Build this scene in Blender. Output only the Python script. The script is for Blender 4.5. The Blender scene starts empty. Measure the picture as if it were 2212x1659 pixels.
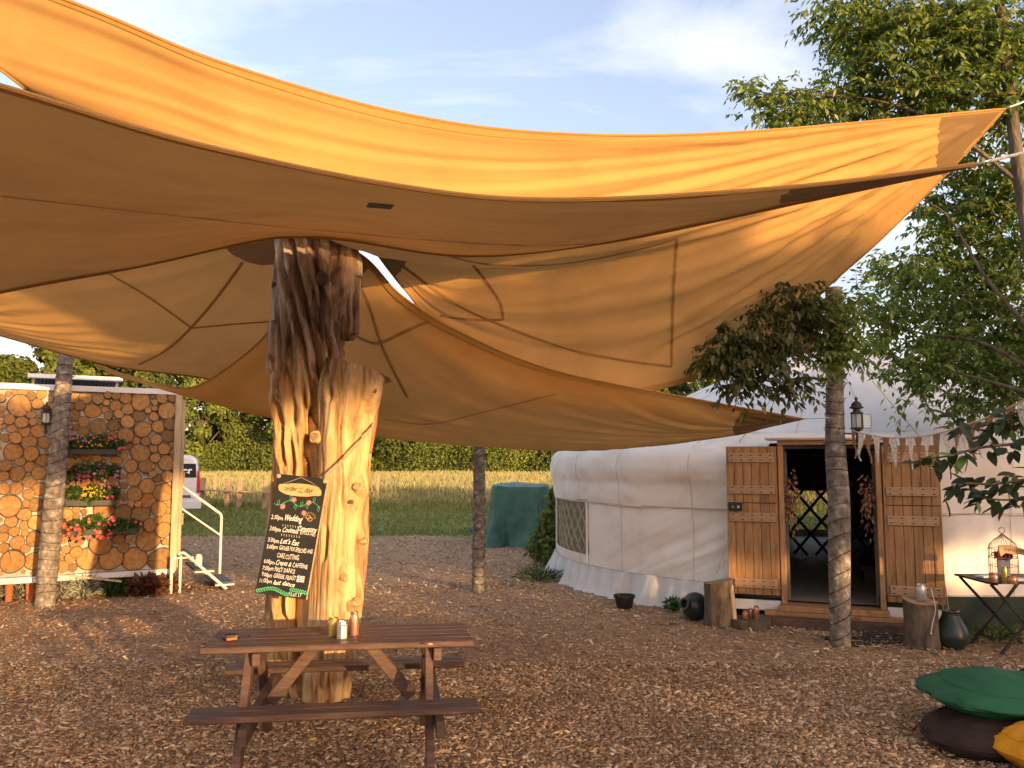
import bpy, math, random
import numpy as np
from mathutils import Vector, Matrix
from mathutils.bvhtree import BVHTree

random.seed(7); RNG = np.random.default_rng(7)
SC = bpy.context.scene
COL = SC.collection

# ------------------------------------------------------------------ camera, sky, sun, exposure
CAMH, FPX, CX, CY = 1.75, 1790.0, 1106.0, 829.5          # picture measured on a 2212 x 1659 grid
PITCH = math.atan((998 - CY) / FPX)
cam = bpy.data.objects.new('camera', bpy.data.cameras.new('camera')); COL.objects.link(cam)
cam.location = (0, 0, CAMH); cam.rotation_euler = (math.pi / 2 + PITCH, 0, 0)
cam.data.sensor_width = 36; cam.data.lens = 36 * FPX / 2212
cam.data.clip_start = 0.05; cam.data.clip_end = 3000
SC.camera = cam

SUN_EL = math.radians(6.6)
SUN_H = Vector((0.60, -0.80, 0)).normalized()
SUN_DIR = Vector((SUN_H.x * math.cos(SUN_EL), SUN_H.y * math.cos(SUN_EL), math.sin(SUN_EL)))
sun = bpy.data.objects.new('sun', bpy.data.lights.new('sun', 'SUN')); COL.objects.link(sun)
sun.data.energy = 2.0; sun.data.angle = math.radians(0.6); sun.data.color = (1.0, 0.62, 0.28)
sun.rotation_euler = SUN_DIR.to_track_quat('Z', 'Y').to_euler()

world = bpy.data.worlds.new('World'); SC.world = world; world.use_nodes = True
def build_world():
    nt = world.node_tree; nt.nodes.clear(); N = nt.nodes.new; L = nt.links.new
    out = N('ShaderNodeOutputWorld'); bg = N('ShaderNodeBackground'); bg.inputs[1].default_value = 0.15
    sky = N('ShaderNodeTexSky'); sky.sky_type = 'NISHITA'; sky.sun_disc = False
    sky.sun_elevation = SUN_EL; sky.sun_rotation = math.atan2(SUN_DIR.x, SUN_DIR.y)
    sky.air_density = 1.0; sky.dust_density = 2.5; sky.ozone_density = 1.6
    tc = N('ShaderNodeTexCoord'); sp = N('ShaderNodeSeparateXYZ'); L(tc.outputs['Generated'], sp.inputs[0])
    mx = N('ShaderNodeMath'); mx.operation = 'MAXIMUM'; L(sp.outputs[2], mx.inputs[0]); mx.inputs[1].default_value = 0.0
    ad = N('ShaderNodeMath'); ad.operation = 'ADD'; L(mx.outputs[0], ad.inputs[0]); ad.inputs[1].default_value = 0.22
    dx = N('ShaderNodeMath'); dx.operation = 'DIVIDE'; L(sp.outputs[0], dx.inputs[0]); L(ad.outputs[0], dx.inputs[1])
    dy = N('ShaderNodeMath'); dy.operation = 'DIVIDE'; L(sp.outputs[1], dy.inputs[0]); L(ad.outputs[0], dy.inputs[1])
    cb = N('ShaderNodeCombineXYZ'); L(dx.outputs[0], cb.inputs[0]); L(dy.outputs[0], cb.inputs[1])
    mp = N('ShaderNodeMapping'); mp.inputs['Rotation'].default_value = (0, 0, 0.5); mp.inputs['Scale'].default_value = (0.75, 1.5, 1); mp.inputs['Location'].default_value = CLOUD_OFF
    L(cb.outputs[0], mp.inputs[0])
    no = N('ShaderNodeTexNoise'); no.inputs['Scale'].default_value = 1.5; no.inputs['Detail'].default_value = 9; no.inputs['Roughness'].default_value = 0.55; no.inputs['Distortion'].default_value = 0.5
    L(mp.outputs[0], no.inputs['Vector'])
    rp = N('ShaderNodeValToRGB'); rp.color_ramp.elements[0].position = 0.46; rp.color_ramp.elements[1].position = 0.82
    rp.color_ramp.elements[0].color = (.10, .10, .10, 1); rp.color_ramp.elements[1].color = (1, 1, 1, 1)
    L(no.outputs[0], rp.inputs[0])
    mix = N('ShaderNodeMix'); mix.data_type = 'RGBA'; L(rp.outputs[0], mix.inputs[0]); 
    sc = N('ShaderNodeMix'); sc.data_type = 'RGBA'; sc.blend_type = 'MULTIPLY'; sc.inputs[0].default_value = 1
    L(sky.outputs[0], sc.inputs[6]); sc.inputs[7].default_value = SKY_TINT
    L(sc.outputs[2], mix.inputs[6]); mix.inputs[7].default_value = CLOUD_COL
    L(mix.outputs[2], bg.inputs[0]); L(bg.outputs[0], out.inputs[0])
CLOUD_OFF = (3.1, 0.4, 0); CLOUD_COL = (2.05, 2.0, 2.03, 1); SKY_TINT = (.78, .63, .64, 1)
build_world()
SC.view_settings.view_transform = 'Standard'; SC.view_settings.look = 'None'
SC.view_settings.exposure = 2.34; SC.view_settings.gamma = 1.0; SC.view_settings.use_curve_mapping = False
SC.cycles.use_denoising = True; SC.cycles.max_bounces = 8; SC.cycles.transparent_max_bounces = 12
SC.cycles.sample_clamp_indirect = 6

# ------------------------------------------------------------------ placing helpers
def ray(x, y):
    a = (x - CX) / FPX; b = (CY - y) / FPX
    return Vector((a, math.cos(PITCH) - b * math.sin(PITCH), math.sin(PITCH) + b * math.cos(PITCH)))
CAMP = Vector((0, 0, CAMH))
def U(x, y, d):
    r = ray(x, y); return CAMP + r * (d / r.y)
def G(x, y, z=0.0):
    r = ray(x, y); return CAMP + r * ((z - CAMH) / r.z)
def H(x, y, p0, n):
    r = ray(x, y); return CAMP + r * ((p0 - CAMP).dot(n) / r.dot(n))

# ------------------------------------------------------------------ numpy value noise
def _h(i, j, k):
    n = (i * 374761393 + j * 668265263 + k * 1274126177) & 0xFFFFFFFF
    n = ((n ^ (n >> 13)) * 1274126177) & 0xFFFFFFFF
    return ((n ^ (n >> 16)) & 0xFFFF) / 65535.0
def vn(x, y, z):
    x, y, z = np.broadcast_arrays(np.asarray(x, float), np.asarray(y, float), np.asarray(z, float))
    i = np.floor(x).astype(np.int64); j = np.floor(y).astype(np.int64); k = np.floor(z).astype(np.int64)
    fx = x - i; fy = y - j; fz = z - k
    fx = fx * fx * (3 - 2 * fx); fy = fy * fy * (3 - 2 * fy); fz = fz * fz * (3 - 2 * fz)
    r = 0
    for a in (0, 1):
        for b in (0, 1):
            for c in (0, 1):
                r = r + _h(i + a, j + b, k + c) * (fx if a else 1 - fx) * (fy if b else 1 - fy) * (fz if c else 1 - fz)
    return r * 2 - 1
def fbm(x, y, z, o=4):
    s = 0; a = 1; t = 0
    for q in range(o):
        s = s + a * vn(np.asarray(x) * 2**q + 17 * q, np.asarray(y) * 2**q + 5 * q, np.asarray(z) * 2**q + 9 * q); t += a; a *= .5
    return s / t

# ------------------------------------------------------------------ mesh helpers
ORG = {}
def link(o): COL.objects.link(o); return o
def fast_mesh(name, V, F, mats=(), smooth=False, mi=None):
    V = np.ascontiguousarray(V, dtype=np.float32).reshape(-1, 3); F = np.ascontiguousarray(F, dtype=np.int32)
    k = F.shape[1]; me = bpy.data.meshes.new(name)
    me.vertices.add(len(V)); me.vertices.foreach_set('co', V.ravel())
    me.loops.add(F.size); me.loops.foreach_set('vertex_index', F.ravel())
    me.polygons.add(len(F)); me.polygons.foreach_set('loop_start', np.arange(0, F.size, k, dtype=np.int32))
    me.polygons.foreach_set('loop_total', np.full(len(F), k, dtype=np.int32))
    if mi is not None: me.polygons.foreach_set('material_index', np.asarray(mi, dtype=np.int32))
    if smooth: me.polygons.foreach_set('use_smooth', np.ones(len(F), dtype=bool))
    for m in mats: me.materials.append(m)
    me.update(calc_edges=True); me.validate()
    return me
def obj(name, me, parent=None, org=None):
    o = link(bpy.data.objects.new(name, me))
    if parent is not None: o.parent = parent
    if org is not None: ORG[o.name] = Vector(org)
    return o
def place(name, V, F, mats, parent=None, smooth=False, loc=None, mi=None):
    """uniform-face mesh given in world coordinates"""
    V = np.asarray(V, dtype=float).reshape(-1, 3)
    if parent is not None: org = ORG[parent.name]
    elif loc is not None: org = Vector(loc)
    else: mn = V.min(0); mxx = V.max(0); org = Vector(((mn[0]+mxx[0])/2, (mn[1]+mxx[1])/2, mn[2]))
    me = fast_mesh(name, V - np.array(org), F, mats if isinstance(mats, (list, tuple)) else [mats], smooth, mi)
    o = obj(name, me, parent, org)
    if parent is None: o.location = org
    return o
def copy_at(src_me, name, M, parent, mats=None):
    """object sharing src mesh, world matrix M, child of parent (parent has translation only)"""
    o = link(bpy.data.objects.new(name, src_me)); o.parent = parent
    o.matrix_local = Matrix.Translation(-ORG[parent.name]) @ M
    return o
def tag(o, label, cat=None, group=None, kind=None):
    if label: o['label'] = label
    if cat: o['category'] = cat
    if group: o['group'] = group
    if kind: o['kind'] = kind
    return o
def thing(name, label, cat, loc, group=None):
    o = link(bpy.data.objects.new(name, None)); o.location = loc; o.empty_display_size = 0.1
    ORG[o.name] = Vector(loc); return tag(o, label, cat, group)
def stuff(o): o['kind'] = 'stuff'; return o
def struct(o, label=None): o['kind'] = 'structure'; return o

def frame(d, up=(0, 0, 1)):
    d = Vector(d).normalized(); up = Vector(up)
    if abs(d.dot(up.normalized())) > .98: up = Vector((1, 0, 0)) if abs(d.x) < .9 else Vector((0, 1, 0))
    s = d.cross(up).normalized(); return d, s, s.cross(d).normalized()

class MB:
    def __init__(s): s.v = []; s.f = []; s.m = []
    def add(s, vs, fs, mi=0):
        b = len(s.v); s.v += [tuple(q) for q in vs]; s.f += [tuple(b + i for i in q) for q in fs]; s.m += [mi] * len(fs); return s
    BF = [(0, 3, 2, 1), (4, 5, 6, 7), (0, 1, 5, 4), (1, 2, 6, 5), (2, 3, 7, 6), (3, 0, 4, 7)]
    def obox(s, c, ex, ey, ez, hx, hy, hz, mi=0):
        c = Vector(c); ex = Vector(ex); ey = Vector(ey); ez = Vector(ez)
        vs = [c + ex * a * hx + ey * b * hy + ez * q * hz for q in (-1, 1) for a, b in ((-1, -1), (1, -1), (1, 1), (-1, 1))]
        return s.add(vs, MB.BF, mi)
    def box(s, c, hx, hy, hz, rz=0, mi=0):
        return s.obox(c, (math.cos(rz), math.sin(rz), 0), (-math.sin(rz), math.cos(rz), 0), (0, 0, 1), hx, hy, hz, mi)
    def beam(s, p0, p1, w, h, up=(0, 0, 1), mi=0):
        p0 = Vector(p0); p1 = Vector(p1); d, sd, u = frame(p1 - p0, up)
        return s.obox((p0 + p1) / 2, d, sd, u, (p1 - p0).length / 2, w / 2, h / 2, mi)
    def tube(s, pts, r, n=8, cap=True, mi=0, ph=0):
        pts = [Vector(p) for p in pts]; m = len(pts); rs = r if isinstance(r, (list, tuple)) else [r] * m
        vs = []; ref = None
        for i, p in enumerate(pts):
            d = (pts[min(i + 1, m - 1)] - pts[max(i - 1, 0)])
            if d.length < 1e-9: d = Vector((0, 0, 1))
            d.normalize()
            if ref is None: _, ref, _u = frame(d)
            a = (ref - d * ref.dot(d))
            if a.length < 1e-6: _, a, _u = frame(d)
            a.normalize(); ref = a; b = d.cross(a)
            for k in range(n):
                t = 2 * math.pi * k / n + ph; vs.append(p + (a * math.cos(t) + b * math.sin(t)) * rs[i])
        fs = [(i * n + k, i * n + (k + 1) % n, (i + 1) * n + (k + 1) % n, (i + 1) * n + k) for i in range(m - 1) for k in range(n)]
        if cap: fs += [tuple(range(n - 1, -1, -1)), tuple((m - 1) * n + k for k in range(n))]
        return s.add(vs, fs, mi)
    def lathe(s, c, prof, n=24, ax=(0, 0, 1), mi=0, cap=True, wob=0):
        c = Vector(c); d, a, b = frame(ax); vs = []
        for i, (r, z) in enumerate(prof):
            for k in range(n):
                t = 2 * math.pi * k / n; rr = r * (1 + wob * math.sin(3 * t + i))
                vs.append(c + d * z + (a * math.cos(t) + b * math.sin(t)) * rr)
        m = len(prof)
        fs = [(i * n + k, i * n + (k + 1) % n, (i + 1) * n + (k + 1) % n, (i + 1) * n + k) for i in range(m - 1) for k in range(n)]
        if cap: fs += [tuple(range(n - 1, -1, -1)), tuple((m - 1) * n + k for k in range(n))]
        return s.add(vs, fs, mi)
    def poly(s, pts, n, th, mi=0):
        """extrude planar polygon pts by n*th"""
        pts = [Vector(p) for p in pts]; n = Vector(n) * th; k = len(pts)
        vs = pts + [p + n for p in pts]
        fs = [tuple(range(k - 1, -1, -1)), tuple(range(k, 2 * k))] + [(i, (i + 1) % k, k + (i + 1) % k, k + i) for i in range(k)]
        return s.add(vs, fs, mi)
    def build(s, name, mats, parent=None, smooth=False, loc=None, bevel=0, seg=1):
        V = np.array(s.v, dtype=float)
        if parent is not None: org = ORG[parent.name]
        elif loc is not None: org = Vector(loc)
        else: mn = V.min(0); mxx = V.max(0); org = Vector(((mn[0]+mxx[0])/2, (mn[1]+mxx[1])/2, mn[2]))
        me = bpy.data.meshes.new(name); me.from_pydata((V - np.array(org)).tolist(), [], s.f)
        for m in (mats if isinstance(mats, (list, tuple)) else [mats]): me.materials.append(m)
        if any(s.m): me.polygons.foreach_set('material_index', s.m)
        if smooth:
            me.polygons.foreach_set('use_smooth', [True] * len(s.f)); me.set_sharp_from_angle(angle=math.radians(40))
        me.update()
        o = obj(name, me, parent, org)
        if parent is None: o.location = org
        if bevel:
            b = o.modifiers.new('bevel', 'BEVEL'); b.width = bevel; b.segments = seg; b.limit_method = 'ANGLE'
        return o

def cat_rom(P, n):
    P = [Vector(p) for p in P]
    if len(P) == 2: return [P[0].lerp(P[1], i / (n - 1)) for i in range(n)]
    ls = [0]
    for a, b in zip(P, P[1:]): ls.append(ls[-1] + (b - a).length)
    out = []; T = ls[-1]
    if T == 0: return [P[0].copy() for _ in range(n)]
    for i in range(n):
        t = T * i / (n - 1); k = 0
        while k < len(P) - 2 and t > ls[k + 1]: k += 1
        f = (t - ls[k]) / max(1e-9, ls[k + 1] - ls[k])
        p0 = P[k - 1] if k > 0 else P[0] * 2 - P[1]; p1 = P[k]; p2 = P[k + 1]; p3 = P[k + 2] if k + 2 < len(P) else P[-1] * 2 - P[-2]
        out.append(0.5 * ((2 * p1) + (p2 - p0) * f + (2 * p0 - 5 * p1 + 4 * p2 - p3) * f * f + (3 * p1 - p0 - 3 * p2 + p3) * f**3))
    return out

def leaf_mesh(P, D, Nn, Ln, W, curl=0.15):
    """N leaves: base points P, directions D, normals Nn, lengths, widths -> verts, tri faces"""
    P = np.asarray(P, float); D = np.asarray(D, float); Nn = np.asarray(Nn, float)
    D = D / (np.linalg.norm(D, axis=1, keepdims=True) + 1e-9)
    S = np.cross(D, Nn); S = S / (np.linalg.norm(S, axis=1, keepdims=True) + 1e-9); Nn = np.cross(S, D)
    Ln = np.broadcast_to(np.asarray(Ln, float), (len(P),))[:, None]; W = np.broadcast_to(np.asarray(W, float), (len(P),))[:, None]
    mid = P + D * Ln * .42 - Nn * W * .22
    a = P + D * Ln * .45 + S * W * .5; b = P + D * Ln * .45 - S * W * .5
    tip = P + D * Ln - Nn * Ln * curl
    V = np.stack([P, a, tip, b, mid], 1).reshape(-1, 3)
    base = np.arange(len(P))[:, None] * 5
    F = np.concatenate([base + np.array([[0, 1, 4]]), base + np.array([[1, 2, 4]]), base + np.array([[2, 3, 4]]), base + np.array([[3, 0, 4]])], 0)
    return V, F
def rdir(n, flat=1.0):
    v = RNG.normal(size=(n, 3)); v[:, 2] *= flat
    return v / np.linalg.norm(v, axis=1, keepdims=True)

# ------------------------------------------------------------------ materials
def _nt(name):
    m = bpy.data.materials.new(name); m.use_nodes = True; nt = m.node_tree; nt.nodes.clear()
    return m, nt, nt.nodes.new, nt.links.new
def c4(c): return (c[0], c[1], c[2], 1)
def ramp(N, cols, pos=None):
    r = N('ShaderNodeValToRGB'); e = r.color_ramp.elements
    pos = pos or [i / max(1, len(cols) - 1) for i in range(len(cols))]
    while len(e) < len(cols): e.new(0.5)
    for i, c in enumerate(cols): e[i].position = pos[i]; e[i].color = c4(c)
    return r
def mat(name, cols, scale=6, rough=.7, stretch=(1, 1, 1), detail=6, pos=None, bump=0, bscale=None, bstretch=None, metal=0, spec=.3,
        island=None, objrand=None, transl=0, tcol=None, dist=0, voro=False, coat=0, alpha=None, world_co=False):
    m, nt, N, L = _nt(name)
    out = N('ShaderNodeOutputMaterial'); b = N('ShaderNodeBsdfPrincipled')
    b.inputs['Roughness'].default_value = rough; b.inputs['Metallic'].default_value = metal; b.inputs['Specular IOR Level'].default_value = spec
    b.inputs['Coat Weight'].default_value = coat
    tc = N('ShaderNodeTexCoord'); mp = N('ShaderNodeMapping'); mp.inputs['Scale'].default_value = stretch
    if world_co:
        ge = N('ShaderNodeNewGeometry'); L(ge.outputs['Position'], mp.inputs[0])
    else: L(tc.outputs['Object'], mp.inputs[0])
    if voro:
        no = N('ShaderNodeTexVoronoi'); no.inputs['Scale'].default_value = scale; L(mp.outputs[0], no.inputs['Vector'])
        sp = N('ShaderNodeSeparateColor'); L(no.outputs['Color'], sp.inputs[0]); fac = sp.outputs[0]
    else:
        no = N('ShaderNodeTexNoise'); no.inputs['Scale'].default_value = scale; no.inputs['Detail'].default_value = detail
        no.inputs['Roughness'].default_value = .6; no.inputs['Distortion'].default_value = dist; L(mp.outputs[0], no.inputs['Vector']); fac = no.outputs[0]
    pos = pos or ([0.3 + 0.4 * i / max(1, len(cols) - 1) for i in range(len(cols))] if not voro else None)
    rp = ramp(N, cols, pos); L(fac, rp.inputs[0]); col = rp.outputs[0]
    def mult(col, src, lo, hi):
        mr = N('ShaderNodeMapRange'); mr.inputs[3].default_value = lo; mr.inputs[4].default_value = hi; L(src, mr.inputs[0])
        mx = N('ShaderNodeMix'); mx.data_type = 'RGBA'; mx.blend_type = 'MULTIPLY'; mx.inputs[0].default_value = 1
        L(col, mx.inputs[6]); L(mr.outputs[0], mx.inputs[7]); return mx.outputs[2]
    if island:
        g = N('ShaderNodeNewGeometry')
        if isinstance(island[0], (tuple, list)):
            r2 = ramp(N, island); L(g.outputs['Random Per Island'], r2.inputs[0])
            mx = N('ShaderNodeMix'); mx.data_type = 'RGBA'; mx.blend_type = 'MULTIPLY'; mx.inputs[0].default_value = 1
            L(col, mx.inputs[6]); L(r2.outputs[0], mx.inputs[7]); col = mx.outputs[2]
        else: col = mult(col, g.outputs['Random Per Island'], *island)
    if objrand:
        oi = N('ShaderNodeObjectInfo'); col = mult(col, oi.outputs['Random'], *objrand)
    L(col, b.inputs['Base Color'])
    if bump:
        nb = N('ShaderNodeTexNoise'); nb.inputs['Scale'].default_value = bscale or scale * 3; nb.inputs['Detail'].default_value = 5
        m2 = N('ShaderNodeMapping'); m2.inputs['Scale'].default_value = bstretch or stretch
        L(tc.outputs['Object'], m2.inputs[0]); L(m2.outputs[0], nb.inputs['Vector'])
        bp = N('ShaderNodeBump'); bp.inputs['Strength'].default_value = bump; bp.inputs['Distance'].default_value = .02
        L(nb.outputs[0], bp.inputs['Height']); L(bp.outputs[0], b.inputs['Normal'])
    sh = b.outputs[0]
    if transl:
        t = N('ShaderNodeBsdfTranslucent')
        if tcol is not None:
            mx = N('ShaderNodeMix'); mx.data_type = 'RGBA'; mx.blend_type = 'MULTIPLY'; mx.inputs[0].default_value = 1
            L(col, mx.inputs[6]); mx.inputs[7].default_value = c4(tcol); L(mx.outputs[2], t.inputs[0])
        else: L(col, t.inputs[0])
        ms = N('ShaderNodeMixShader'); ms.inputs[0].default_value = transl; L(b.outputs[0], ms.inputs[1]); L(t.outputs[0], ms.inputs[2]); sh = ms.outputs[0]
    if alpha is not None:
        tr = N('ShaderNodeBsdfTransparent'); ms = N('ShaderNodeMixShader'); ms.inputs[0].default_value = alpha
        L(tr.outputs[0], ms.inputs[1]); L(sh, ms.inputs[2]); sh = ms.outputs[0]
    L(sh, out.inputs[0]); return m
def plain(name, c, rough=.6, metal=0, spec=.3, var=.85, **k):
    return mat(name, [tuple(q * var for q in c), c], scale=9, rough=rough, metal=metal, spec=spec, **k)

M = {}
M['chips'] = mat('wood_chip_ground', [(.20, .115, .062), (.40, .25, .142), (.58, .41, .25)], scale=75, stretch=(1, 1.6, 1), voro=True, rough=.95, bump=.9, bscale=45, spec=.1)
M['chip'] = mat('wood_chip', [(.52, .50, .49), (.95, .93, .90), (1.15, 1.1, 1.05)], scale=.7, rough=.9, spec=.1, island=[(.22, .13, .07), (.36, .22, .122), (.46, .295, .165), (.56, .385, .23), (.76, .62, .42)])
M['lawn'] = mat('lawn', [(.155, .175, .062), (.22, .22, .09), (.31, .275, .135)], scale=.7, rough=.95, spec=.05, bump=.6, bscale=30, detail=9)
M['grass'] = mat('grass_blade', [(.7, .7, .7), (1, 1, 1)], scale=.3, rough=.7, spec=.15, island=[(.15, .20, .055), (.22, .25, .08), (.31, .30, .13)], transl=.3, tcol=(1.1, 1.2, .6))
M['straw'] = mat('tall_grass_blade', [(.75, .75, .7), (1.05, 1, .95)], scale=.12, rough=.8, spec=.1, island=[(.26, .29, .11), (.39, .37, .17), (.50, .43, .25), (.34, .37, .13)], transl=.3)
M['field'] = mat('field_ground', [(.25, .27, .10), (.39, .36, .16), (.46, .40, .21)], scale=.5, rough=.95, spec=.05, bump=.5, bscale=9)
M['leaf'] = mat('tree_leaf', [(.75, .75, .75), (1, 1, 1)], scale=1.2, rough=.45, spec=.4, island=[(.07, .135, .036), (.115, .19, .05), (.175, .25, .066), (.28, .33, .095)], transl=.42, tcol=(1.7, 1.6, .7))
M['leafsilhouette'] = mat('silhouette_leaf', [(.75, .75, .75), (1, 1, 1)], scale=1.2, rough=.45, spec=.35, island=[(.035, .05, .015), (.05, .075, .02), (.08, .10, .03), (.15, .15, .05)], transl=.25, tcol=(1.6, 1.5, .7))  # near-black leaf colour standing in for shoots seen in silhouette
M['bigleaf'] = mat('broad_leaf', [(.8, .8, .8), (1, 1, 1)], scale=5, rough=.4, spec=.4, objrand=(.6, 1.3), transl=.3, tcol=(1.6, 1.6, .7))
M['farleaf'] = mat('wood_leaf', [(.5, .56, .55), (1.1, 1.05, .95)], scale=.16, rough=.7, spec=.15, island=[(.065, .095, .02), (.115, .155, .035), (.18, .21, .052)], objrand=(.62, 1.3), transl=.2, tcol=(1.4, 1.4, .6))
M['bark'] = mat('bark', [(.045, .034, .024), (.11, .085, .06), (.17, .14, .105)], scale=14, stretch=(1, 1, .25), rough=.9, bump=.8)
M['polebark'] = mat('pole_bark', [(.075, .06, .048), (.15, .125, .10), (.22, .19, .16), (.38, .36, .32)], scale=16, stretch=(1, 1, .9), rough=.9, bump=.35, bscale=45, pos=[.3, .45, .58, .68])
M['endgrain'] = None
M['wire'] = plain('black_wire', (.012, .012, .012), .5)
M['rope'] = mat('rope', [(.28, .22, .14), (.45, .37, .25)], scale=60, rough=.9)
M['whiterope'] = mat('white_rope', [(.5, .45, .38), (.75, .7, .62)], scale=80, rough=.8)
M['canvas'] = mat('yurt_canvas', [(.72, .64, .55), (.83, .76, .67), (.86, .80, .72)], scale=1.6, rough=.9, spec=.1, bump=.12, bscale=9, detail=8)
M['canvasroof'] = mat('yurt_roof_canvas', [(.76, .71, .67), (.82, .79, .76)], scale=1.1, rough=.9, spec=.1)
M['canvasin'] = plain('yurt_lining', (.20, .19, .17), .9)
M['hemw'] = plain('canvas_seam', (.52, .47, .41), .9)
M['doorwood'] = mat('door_wood', [(.23, .115, .045), (.36, .19, .08), (.42, .24, .11)], scale=9, stretch=(3, 3, .35), rough=.6, bump=.15, objrand=(.85, 1.12))
M['batten'] = mat('batten_wood', [(.36, .22, .12), (.46, .30, .17)], scale=9, stretch=(.35, 3, 3), rough=.65, objrand=(.9, 1.05))
M['slot'] = plain('dark_slot', (.02, .015, .012), .9)
M['brown'] = mat('brown_stained_wood', [(.06, .032, .022), (.09, .05, .034), (.12, .072, .052), (.28, .22, .19)], pos=[.3, .5, .66, .78], scale=10, stretch=(.3, 4, 4), rough=.55, bump=.25, bscale=40, spec=.35, objrand=(.85, 1.15))
M['dead'] = None
M['cut'] = mat('cut_wood', [(.16, .09, .045), (.33, .2, .1), (.42, .27, .14)], scale=14, rough=.85, bump=.4)
M['stump'] = mat('stump_bark', [(.05, .036, .024), (.12, .088, .06), (.17, .13, .09)], scale=12, stretch=(1, 1, .4), rough=.95, bump=.7)
M['white'] = mat('white_paint', [(.58, .57, .54), (.72, .71, .69)], scale=4, rough=.5)
M['render'] = mat('white_mortar', [(.36, .33, .29), (.5, .47, .42)], scale=7, rough=.9, bump=.3)
M['rail'] = plain('rail_paint', (.72, .68, .6), .35, spec=.5)
M['tread'] = plain('tread_rubber', (.09, .09, .095), .8)
M['dark'] = plain('dark_void', (.015, .013, .012), .9)
M['roofdark'] = mat('corrugated_dark', [(.03, .03, .03), (.07, .07, .07)], scale=4, rough=.6)
M['timber'] = mat('pale_timber', [(.34, .25, .15), (.48, .36, .22), (.54, .42, .27)], scale=7, stretch=(4, 4, .4), rough=.7, bump=.2)
M['rail_t'] = mat('weathered_timber', [(.26, .18, .11), (.4, .29, .18)], scale=7, stretch=(.5, 4, 4), rough=.8)
M['van'] = plain('silver_paint', (.62, .64, .68), .25, metal=.1, spec=.5, var=.97, coat=.5)
M['blackglass'] = plain('black_glass', (.02, .022, .025), .12, spec=.5)
M['red'] = plain('red_lens', (.5, .02, .02), .2, spec=.5)
M['tyre'] = plain('tyre', (.02, .02, .02), .9)
M['letter'] = plain('white_letter', (.85, .85, .85), .6)
M['chalkboard'] = mat('chalkboard', [(.012, .013, .013), (.022, .023, .022)], scale=5, rough=.75)
M['chalk'] = plain('chalk', (.78, .76, .72), .95)
M['chalkg'] = plain('green_chalk', (.10, .42, .20), .95)
M['chalkp'] = plain('pink_chalk', (.75, .25, .28), .95)
M['chalkgold'] = plain('gold_chalk', (.55, .38, .15), .95)
M['plaque'] = mat('plaque_wood', [(.48, .28, .12), (.62, .4, .2)], scale=8, stretch=(.4, 3, 3), rough=.7)
M['ink'] = plain('dark_ink', (.03, .018, .01), .9)
M['flagblue'] = plain('flag_blue', (.06, .10, .22), .9)
M['gold'] = plain('gold_paint', (.55, .42, .12), .32, metal=.75)
M['silver'] = plain('silver_paint_jar', (.6, .59, .57), .35, metal=.75)
M['copper'] = plain('copper_paint', (.62, .32, .22), .3, metal=.75)
M['blackplastic'] = plain('black_plastic', (.018, .018, .018), .4, spec=.45)
M['orange'] = plain('orange_plastic', (.8, .14, .03), .5)
M['iron'] = mat('lantern_iron', [(.04, .032, .026), (.09, .075, .06)], scale=20, rough=.65, metal=.4)
M['blackiron'] = plain('black_iron', (.022, .02, .02), .5, metal=.3)
M['hessian'] = mat('hessian', [(.28, .16, .08), (.38, .23, .13)], scale=120, rough=.95, transl=.25, objrand=(.85, 1.1))
M['lace'] = mat('lace', [(.45, .43, .38), (.78, .76, .7)], scale=55, rough=.95, transl=.35, pos=[.42, .52])
M['tarp'] = mat('green_tarp', [(.02, .085, .06), (.04, .12, .085), (.06, .15, .11)], scale=3, rough=.5, bump=1.0, bscale=7, bstretch=(1.6, 1.6, .5), spec=.4)
M['bluetarp'] = plain('blue_tarp', (.03, .07, .22), .6)
M['glaze'] = mat('dark_green_glaze', [(.012, .02, .017), (.025, .036, .03)], scale=5, rough=.35, spec=.45)
M['blackpot'] = plain('black_pot', (.02, .02, .021), .55)
M['beangreen'] = mat('green_beanbag_cloth', [(.016, .10, .042), (.022, .13, .056)], scale=4, rough=.7, bump=.15, bscale=20)
M['beanbrown'] = mat('brown_beanbag_cloth', [(.028, .016, .011), (.045, .026, .018)], scale=4, rough=.8, bump=.15, bscale=20)
M['beanyel'] = mat('yellow_beanbag_cloth', [(.68, .28, .012), (.78, .36, .02)], scale=4, rough=.7, bump=.15, bscale=20)
M['pinkwire'] = plain('pink_wire', (.42, .25, .21), .5, metal=.3)
M['redflower'] = plain('red_flower', (.5, .02, .05), .7)
M['trough'] = plain('trough_plastic', (.06, .062, .05), .7)
M['silverleaf'] = mat('silver_leaf', [(.28, .29, .22), (.42, .43, .34)], scale=6, rough=.8, island=(.7, 1.2), transl=.2)
M['heuchera'] = mat('red_leaf', [(.10, .035, .025), (.20, .09, .05)], scale=3, rough=.6, island=(.5, 1.5), transl=.25)
M['terracotta'] = plain('terracotta', (.45, .16, .06), .8)
M['mud'] = mat('door_mat', [(.02, .02, .02), (.045, .043, .04)], scale=30, rough=.95, bump=.5)
M['stone'] = mat('stone', [(.12, .1, .08), (.3, .27, .23)], scale=8, rough=.9, bump=.4)
M['floor'] = mat('interior_floor', [(.22, .18, .14), (.32, .27, .22)], scale=5, stretch=(.4, 4, 1), rough=.5)
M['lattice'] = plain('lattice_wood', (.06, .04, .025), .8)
M['lattice2'] = plain('pale_lattice_wood', (.62, .5, .32), .8)
M['pvc'] = mat('clear_pvc', [(.42, .36, .24), (.52, .46, .33)], scale=3, rough=.2, spec=.5, alpha=.42)
M['glass'] = mat('lantern_glass', [(.75, .85, .8), (.85, .92, .88)], scale=3, rough=.1, spec=.5, alpha=.45)
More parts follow.
